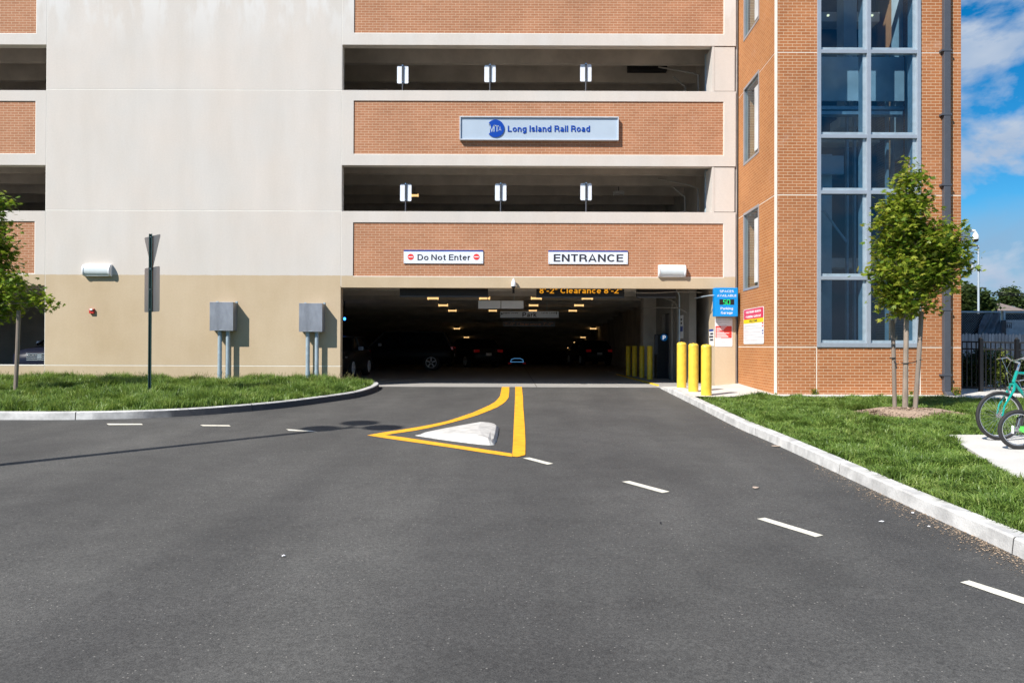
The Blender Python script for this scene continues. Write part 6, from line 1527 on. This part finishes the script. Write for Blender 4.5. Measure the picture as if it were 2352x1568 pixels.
while x < xr:
    mb.cyl((x, YB_+.02, .2), (x+1.9, YB_+.02, zt-.02), .0022, 3, cap=False); mb.cyl((x+1.9, YB_+.022, .2), (x, YB_+.022, zt-.02), .0022, 3, cap=False); x += .075
mb.build('wire_mesh', M['galv'], s)
# grey container and tarpaulin behind the screen edge
a = onY(2240, 770, YB_-.6); b = onY(2300, 722, YB_-.6)
def tarp():
    s = thing('tarpaulin', (a.x+1, YB_-.25, 0), 'dusty grey-blue tarpaulin draped over the black yard fence', 'tarpaulin')
    mb = MB(); nx, nz = 20, 14; r = random.Random(4)
    P = [(2262, 720), (2300, 719), (2300, 772), (2243, 772)]
    vs = []
    for j in range(nz+1):
        for i in range(nx+1):
            u, v = i/nx, j/nz; xx = (P[0][0]*(1-u)+P[1][0]*u)*(1-v)+(P[3][0]*(1-u)+P[2][0]*u)*v; yy = (P[0][1]*(1-u)+P[1][1]*u)*(1-v)+(P[3][1]*(1-u)+P[2][1]*u)*v
            q = onY(xx, yy, YB_-.12); vs.append((q.x, YB_-.12+.06*math.sin(u*13+v*4)+r.uniform(-.012,.012), q.z))
    mb.add(vs, [(j*(nx+1)+i, j*(nx+1)+i+1, (j+1)*(nx+1)+i+1, (j+1)*(nx+1)+i) for j in range(nz) for i in range(nx)])
    mb.build('sheet', surf('tarp_cloth', (.10,.135,.175), .6, .5, 2.2, detail=8), s, smooth=True)
tarp()
a = onY(2306, 790, YB_-.4); b = onY(2440, 735, YB_-.4)
s = thing('container', ((a.x+b.x)/2, YB_-.3, 0), 'pale grey metal container with faded black stencil marks at the right edge', 'container')
mb = MB(); mb.box(a.x+.1, b.x, YB_-.35, YB_-.1, .1, b.z); mb.build('body', surf('faded_container', (.33,.37,.41), .6, .3, 3, detail=8), s, bevel=.01)
mb = MB()
for i in range(3): q = onY(2311+9*i, 755.5, YB_-.36); 
q0 = onY(2310, 757, YB_-.36); q1 = onY(2324, 739.5, YB_-.36)
def frame_rect(mb, x0, x1, z0, z1, Y, t=.012):
    mb.box(x0, x1, Y, Y+.01, z1-t, z1); mb.box(x0, x1, Y, Y+.01, z0, z0+t); mb.box(x0, x0+t, Y, Y+.01, z0+t, z1-t); mb.box(x1-t, x1, Y, Y+.01, z0+t, z1-t)
frame_rect(mb, q0.x, q1.x, q0.z+.04, q1.z-.02, YB_-.362); mb.box(q0.x+.03, q1.x-.03, YB_-.362, YB_-.352, q0.z+.09, q0.z+.11); mb.box(q0.x+.04, q0.x+.06, YB_-.362, YB_-.352, q0.z+.07, q1.z-.06); mb.box(q1.x-.07, q1.x-.05, YB_-.362, YB_-.352, q0.z+.07, q1.z-.06)
mb.build('stencil', M['ink'], s)
# grey picket fence
YP = 1.9
a = onY(2208, 785, YP); b = onY(2208, 766, YP); zt = b.z
s = thing('picket_fence', (a.x+1, YP, 0), 'weathered grey wooden picket fence between the black fence and the yard', 'fence')
mb = MB(); x = TX1+.03; r = random.Random(6); 
while x < 27:
    w = .085; h = zt+r.uniform(-.02, .02); mb.prism([(x, YP, .05), (x+w, YP, .05), (x+w, YP, h-.04), (x+w*.7, YP, h), (x+w*.3, YP, h), (x, YP, h-.04)], (0, .018, 0)); x += .098
mb.build('picket_panel', surf('grey_picket', (.26,.29,.33), .85, .3, 6, stretch=(1,1,.2), island=.25), s)
mb = MB(); mb.box(TX1+.03, 27, YP+.018, YP+.06, .35, .43); mb.box(TX1+.03, 27, YP+.018, YP+.06, 1.0, 1.08); mb.build('rail', M['wood'], s)
# black metal fence
f0 = onG(2210, 896, .12); f1 = onG(2352, 903.5, .12); dv = (f1-f0); dv.z = 0; F0 = Vector((f0.x-.0, f0.y, 0)); dn = dv.normalized(); LN = dv.length*2.2
s = thing('metal_fence', (F0.x, F0.y, 0), 'black metal bar fence with square posts beside the tower walkway', 'fence'); hF = 1.20
def fz(p): return SL*min(p.y, 0)+.11
mb = MB(); t = .0
while t < LN: p = F0+dn*t; z = fz(p); mb.box(p.x-.010, p.x+.010, p.y-.010, p.y+.010, z+.06, z+hF-.0); t += .098
mb.build('picket_panel', M['fenceblack'], s)
mb = MB()
for h in (.10, hF-.18, hF-.01): A = F0.copy(); A.z = fz(F0)+h; B_ = F0+dn*LN; B_.z = fz(F0+dn*LN)+h; mb.beam(A, B_, .03, .035)
mb.build('rail', M['fenceblack'], s)
for v in (2251, 2343, 2436):
    qq = onG(v, 899, .12); t = (qq-F0).dot(dn); p = F0+dn*t; z = fz(p); mb = MB(); mb.box(p.x-.04, p.x+.04, p.y-.04, p.y+.04, z, z+hF+.06); mb.lathe((p.x, p.y, z+hF+.06), [(.055,0),(.055,.02),(.02,.05),(.003,.055)], 4); mb.build('post', M['fenceblack'], s)
# bushes behind it
def bush(c, R, n, size, m, label, seed, group='shrubs behind the black fence', stemm='bark'):
    lobes = [((c[0]+dx*R[0], c[1]+dy*R[1], c[2]+dz*R[2]), (R[0]*.55, R[1]*.6, R[2]*.5)) for dx, dy, dz in ((-.5,0,-.3),(.5,.1,-.3),(0,-.2,.1),(-.4,.2,.45),(.45,0,.4),(0,0,-.6))]
    tree('shrub', (c[0], c[1], 0), [(c[0], c[1], 0), (c[0], c[1], c[2]*.6), (c[0]+.05, c[1], c[2])], [.03, .02, .01], lobes, n, size, M[m], label, group, seed, simple=True, cat='shrub', limb_r=.012)
q = onY(2228, 845, -1.0); bush((q.x, -1.0, .5), (.48, .45, .60), 7000, .09, 'bush', 'dark dense shrub behind the left end of the black fence', 61)
q = onY(2285, 832, -1.0); bush((q.x, -.95, .62), (.33, .28, .55), 2600, .085, 'bush_hi', 'sunlit yellow-green shrub behind the black fence', 62)
q = onY(2330, 850, -.9); bush((q.x, -.9, .45), (.40, .3, .5), 3500, .09, 'bush', 'dark green shrub behind the handlebars of the teal bicycle', 63)
# house and trees beyond
YH = 34
def hz(x, y): q = onY(x, y, YH); return q
s = thing('house', (hz(2310, 712).x, YH, 0), 'house with brown shingle roof and brick chimney far behind the yard', 'house')
e0, e1 = hz(2256, 713), hz(2356, 711); r0, r1 = hz(2272, 688), hz(2336, 690)
mb = MB(); mb.box(e0.x+.3, e1.x+2, YH+.5, YH+7, 0, e0.z); mb.build('wall', surf('house_wall', (.5,.46,.40), .8, .08), s)
mb = MB(); dpt = 8; mb.add([(e0.x-.2, YH, e0.z), (e1.x+.2, YH, e0.z), (r1.x, YH+dpt/2, r0.z+.35), (r0.x, YH+dpt/2, r0.z+.35), (e0.x-.2, YH+dpt, e0.z), (e1.x+.2, YH+dpt, e0.z)], [(0,1,2,3),(5,4,3,2),(4,0,3),(1,5,2),(0,4,5,1)])
rf = mb.build('roof', surf('brown_shingle', (.21,.165,.145), .9, .25, 4, stretch=(1,1,4)), s)
c0, c1 = hz(2268, 690), hz(2287, 672); mb = MB(); mb.box(c0.x, c1.x, YH+3.4, YH+4.4, c0.z-.6, c1.z+.3); mb.box(c0.x-.12, c1.x+.12, YH+3.3, YH+4.5, c1.z+.3, c1.z+.5); mb.build('chimney', surf('chimney_brick', (.22,.10,.075), .9, .15, 3), rf)
def far_tree(x, ytop, ybot, w, Y, label, seed, n=2600):
    a = onY(x-w, ybot, Y); b = onY(x+w, ytop, Y); cx = (a.x+b.x)/2; cz = (a.z+b.z)/2; R = Vector(((b.x-a.x)/2, (b.x-a.x)/2.4, (b.z-a.z)/2)); r = random.Random(seed)
    lobes = [((cx+r.uniform(-.55,.55)*R.x, Y+r.uniform(-.4,.4)*R.y, cz+r.uniform(-.5,.5)*R.z), (R.x*.42, R.y*.5, R.z*.42)) for _ in range(9)] + [((cx, Y, b.z-R.z*.3), (R.x*.3, R.y*.3, R.z*.3))]
    tree('broadleaf_tree', (cx, Y, 0), [(cx, Y, 0), (cx, Y, a.z), (cx+.2, Y, cz), (cx, Y, b.z-R.z*.3)], [.25, .2, .12, .05], lobes, n, .42, M['far_leaf'], label, 'trees on the skyline behind the yard', seed, simple=True, limb_r=.07)
far_tree(2216, 655, 722, 22, 30, 'dark tree on the skyline next to the tower corner', 71)
far_tree(2256, 672, 722, 18, 31, 'bushy green tree between the lamp posts and the house', 72)
far_tree(2318, 660, 705, 26, 48, 'tall uneven tree behind the house roof', 73, 2000)
far_tree(2362, 682, 715, 22, 52, 'low green tree at the right edge of the photo', 74, 1600)
for i, (x_, y_, h_, w_) in enumerate(((35, 18, 6, 3), (44, 24, 8, 4), (53, 30, 7, 4), (28, 9, 5, 2.6))):
    r = random.Random(80+i); lobes = [((x_+r.uniform(-.6,.6)*w_, y_+r.uniform(-.5,.5)*w_, h_*.62+r.uniform(-.35,.35)*h_*.6), (w_*.5, w_*.5, h_*.22)) for _ in range(9)]
    tree('broadleaf_tree', (x_, y_, 0), [(x_, y_, 0), (x_, y_, h_*.5), (x_+.2, y_, h_*.8)], [.25, .18, .08], lobes, 1800, .45, M['far_leaf'], ('dark tree right of the picket fence end, outside the picture', 'tall tree between two others, outside the picture on the right', 'farthest tree on the right, outside the picture', 'small tree nearest the side path, outside the picture')[i], 'trees beyond the right edge of the picture', 90+i, simple=True, limb_r=.07)
# overhead wires
s = thing('power_line', (14, 44, 0), 'pair of thin overhead wires crossing the sky above the house', 'power line')
mb = MB(); A = onY(2196, 662, 44)
for (y0, y1) in ((667, 671), (672, 673.5)):
    a = onY(2190, y0, 40); b = onY(2700, y1+6, 40); mb.tube([a, (a+b)/2-Vector((0,0,.3)), b], .035, 5)
mb.build('wire', M['black'], s)
for xx in (onY(2700, 700, 40).x,): mb = MB(); mb.cyl((xx, 40, 0), (xx, 40, 6.5), .15, 10); mb.build('pole', M['wood'], s)
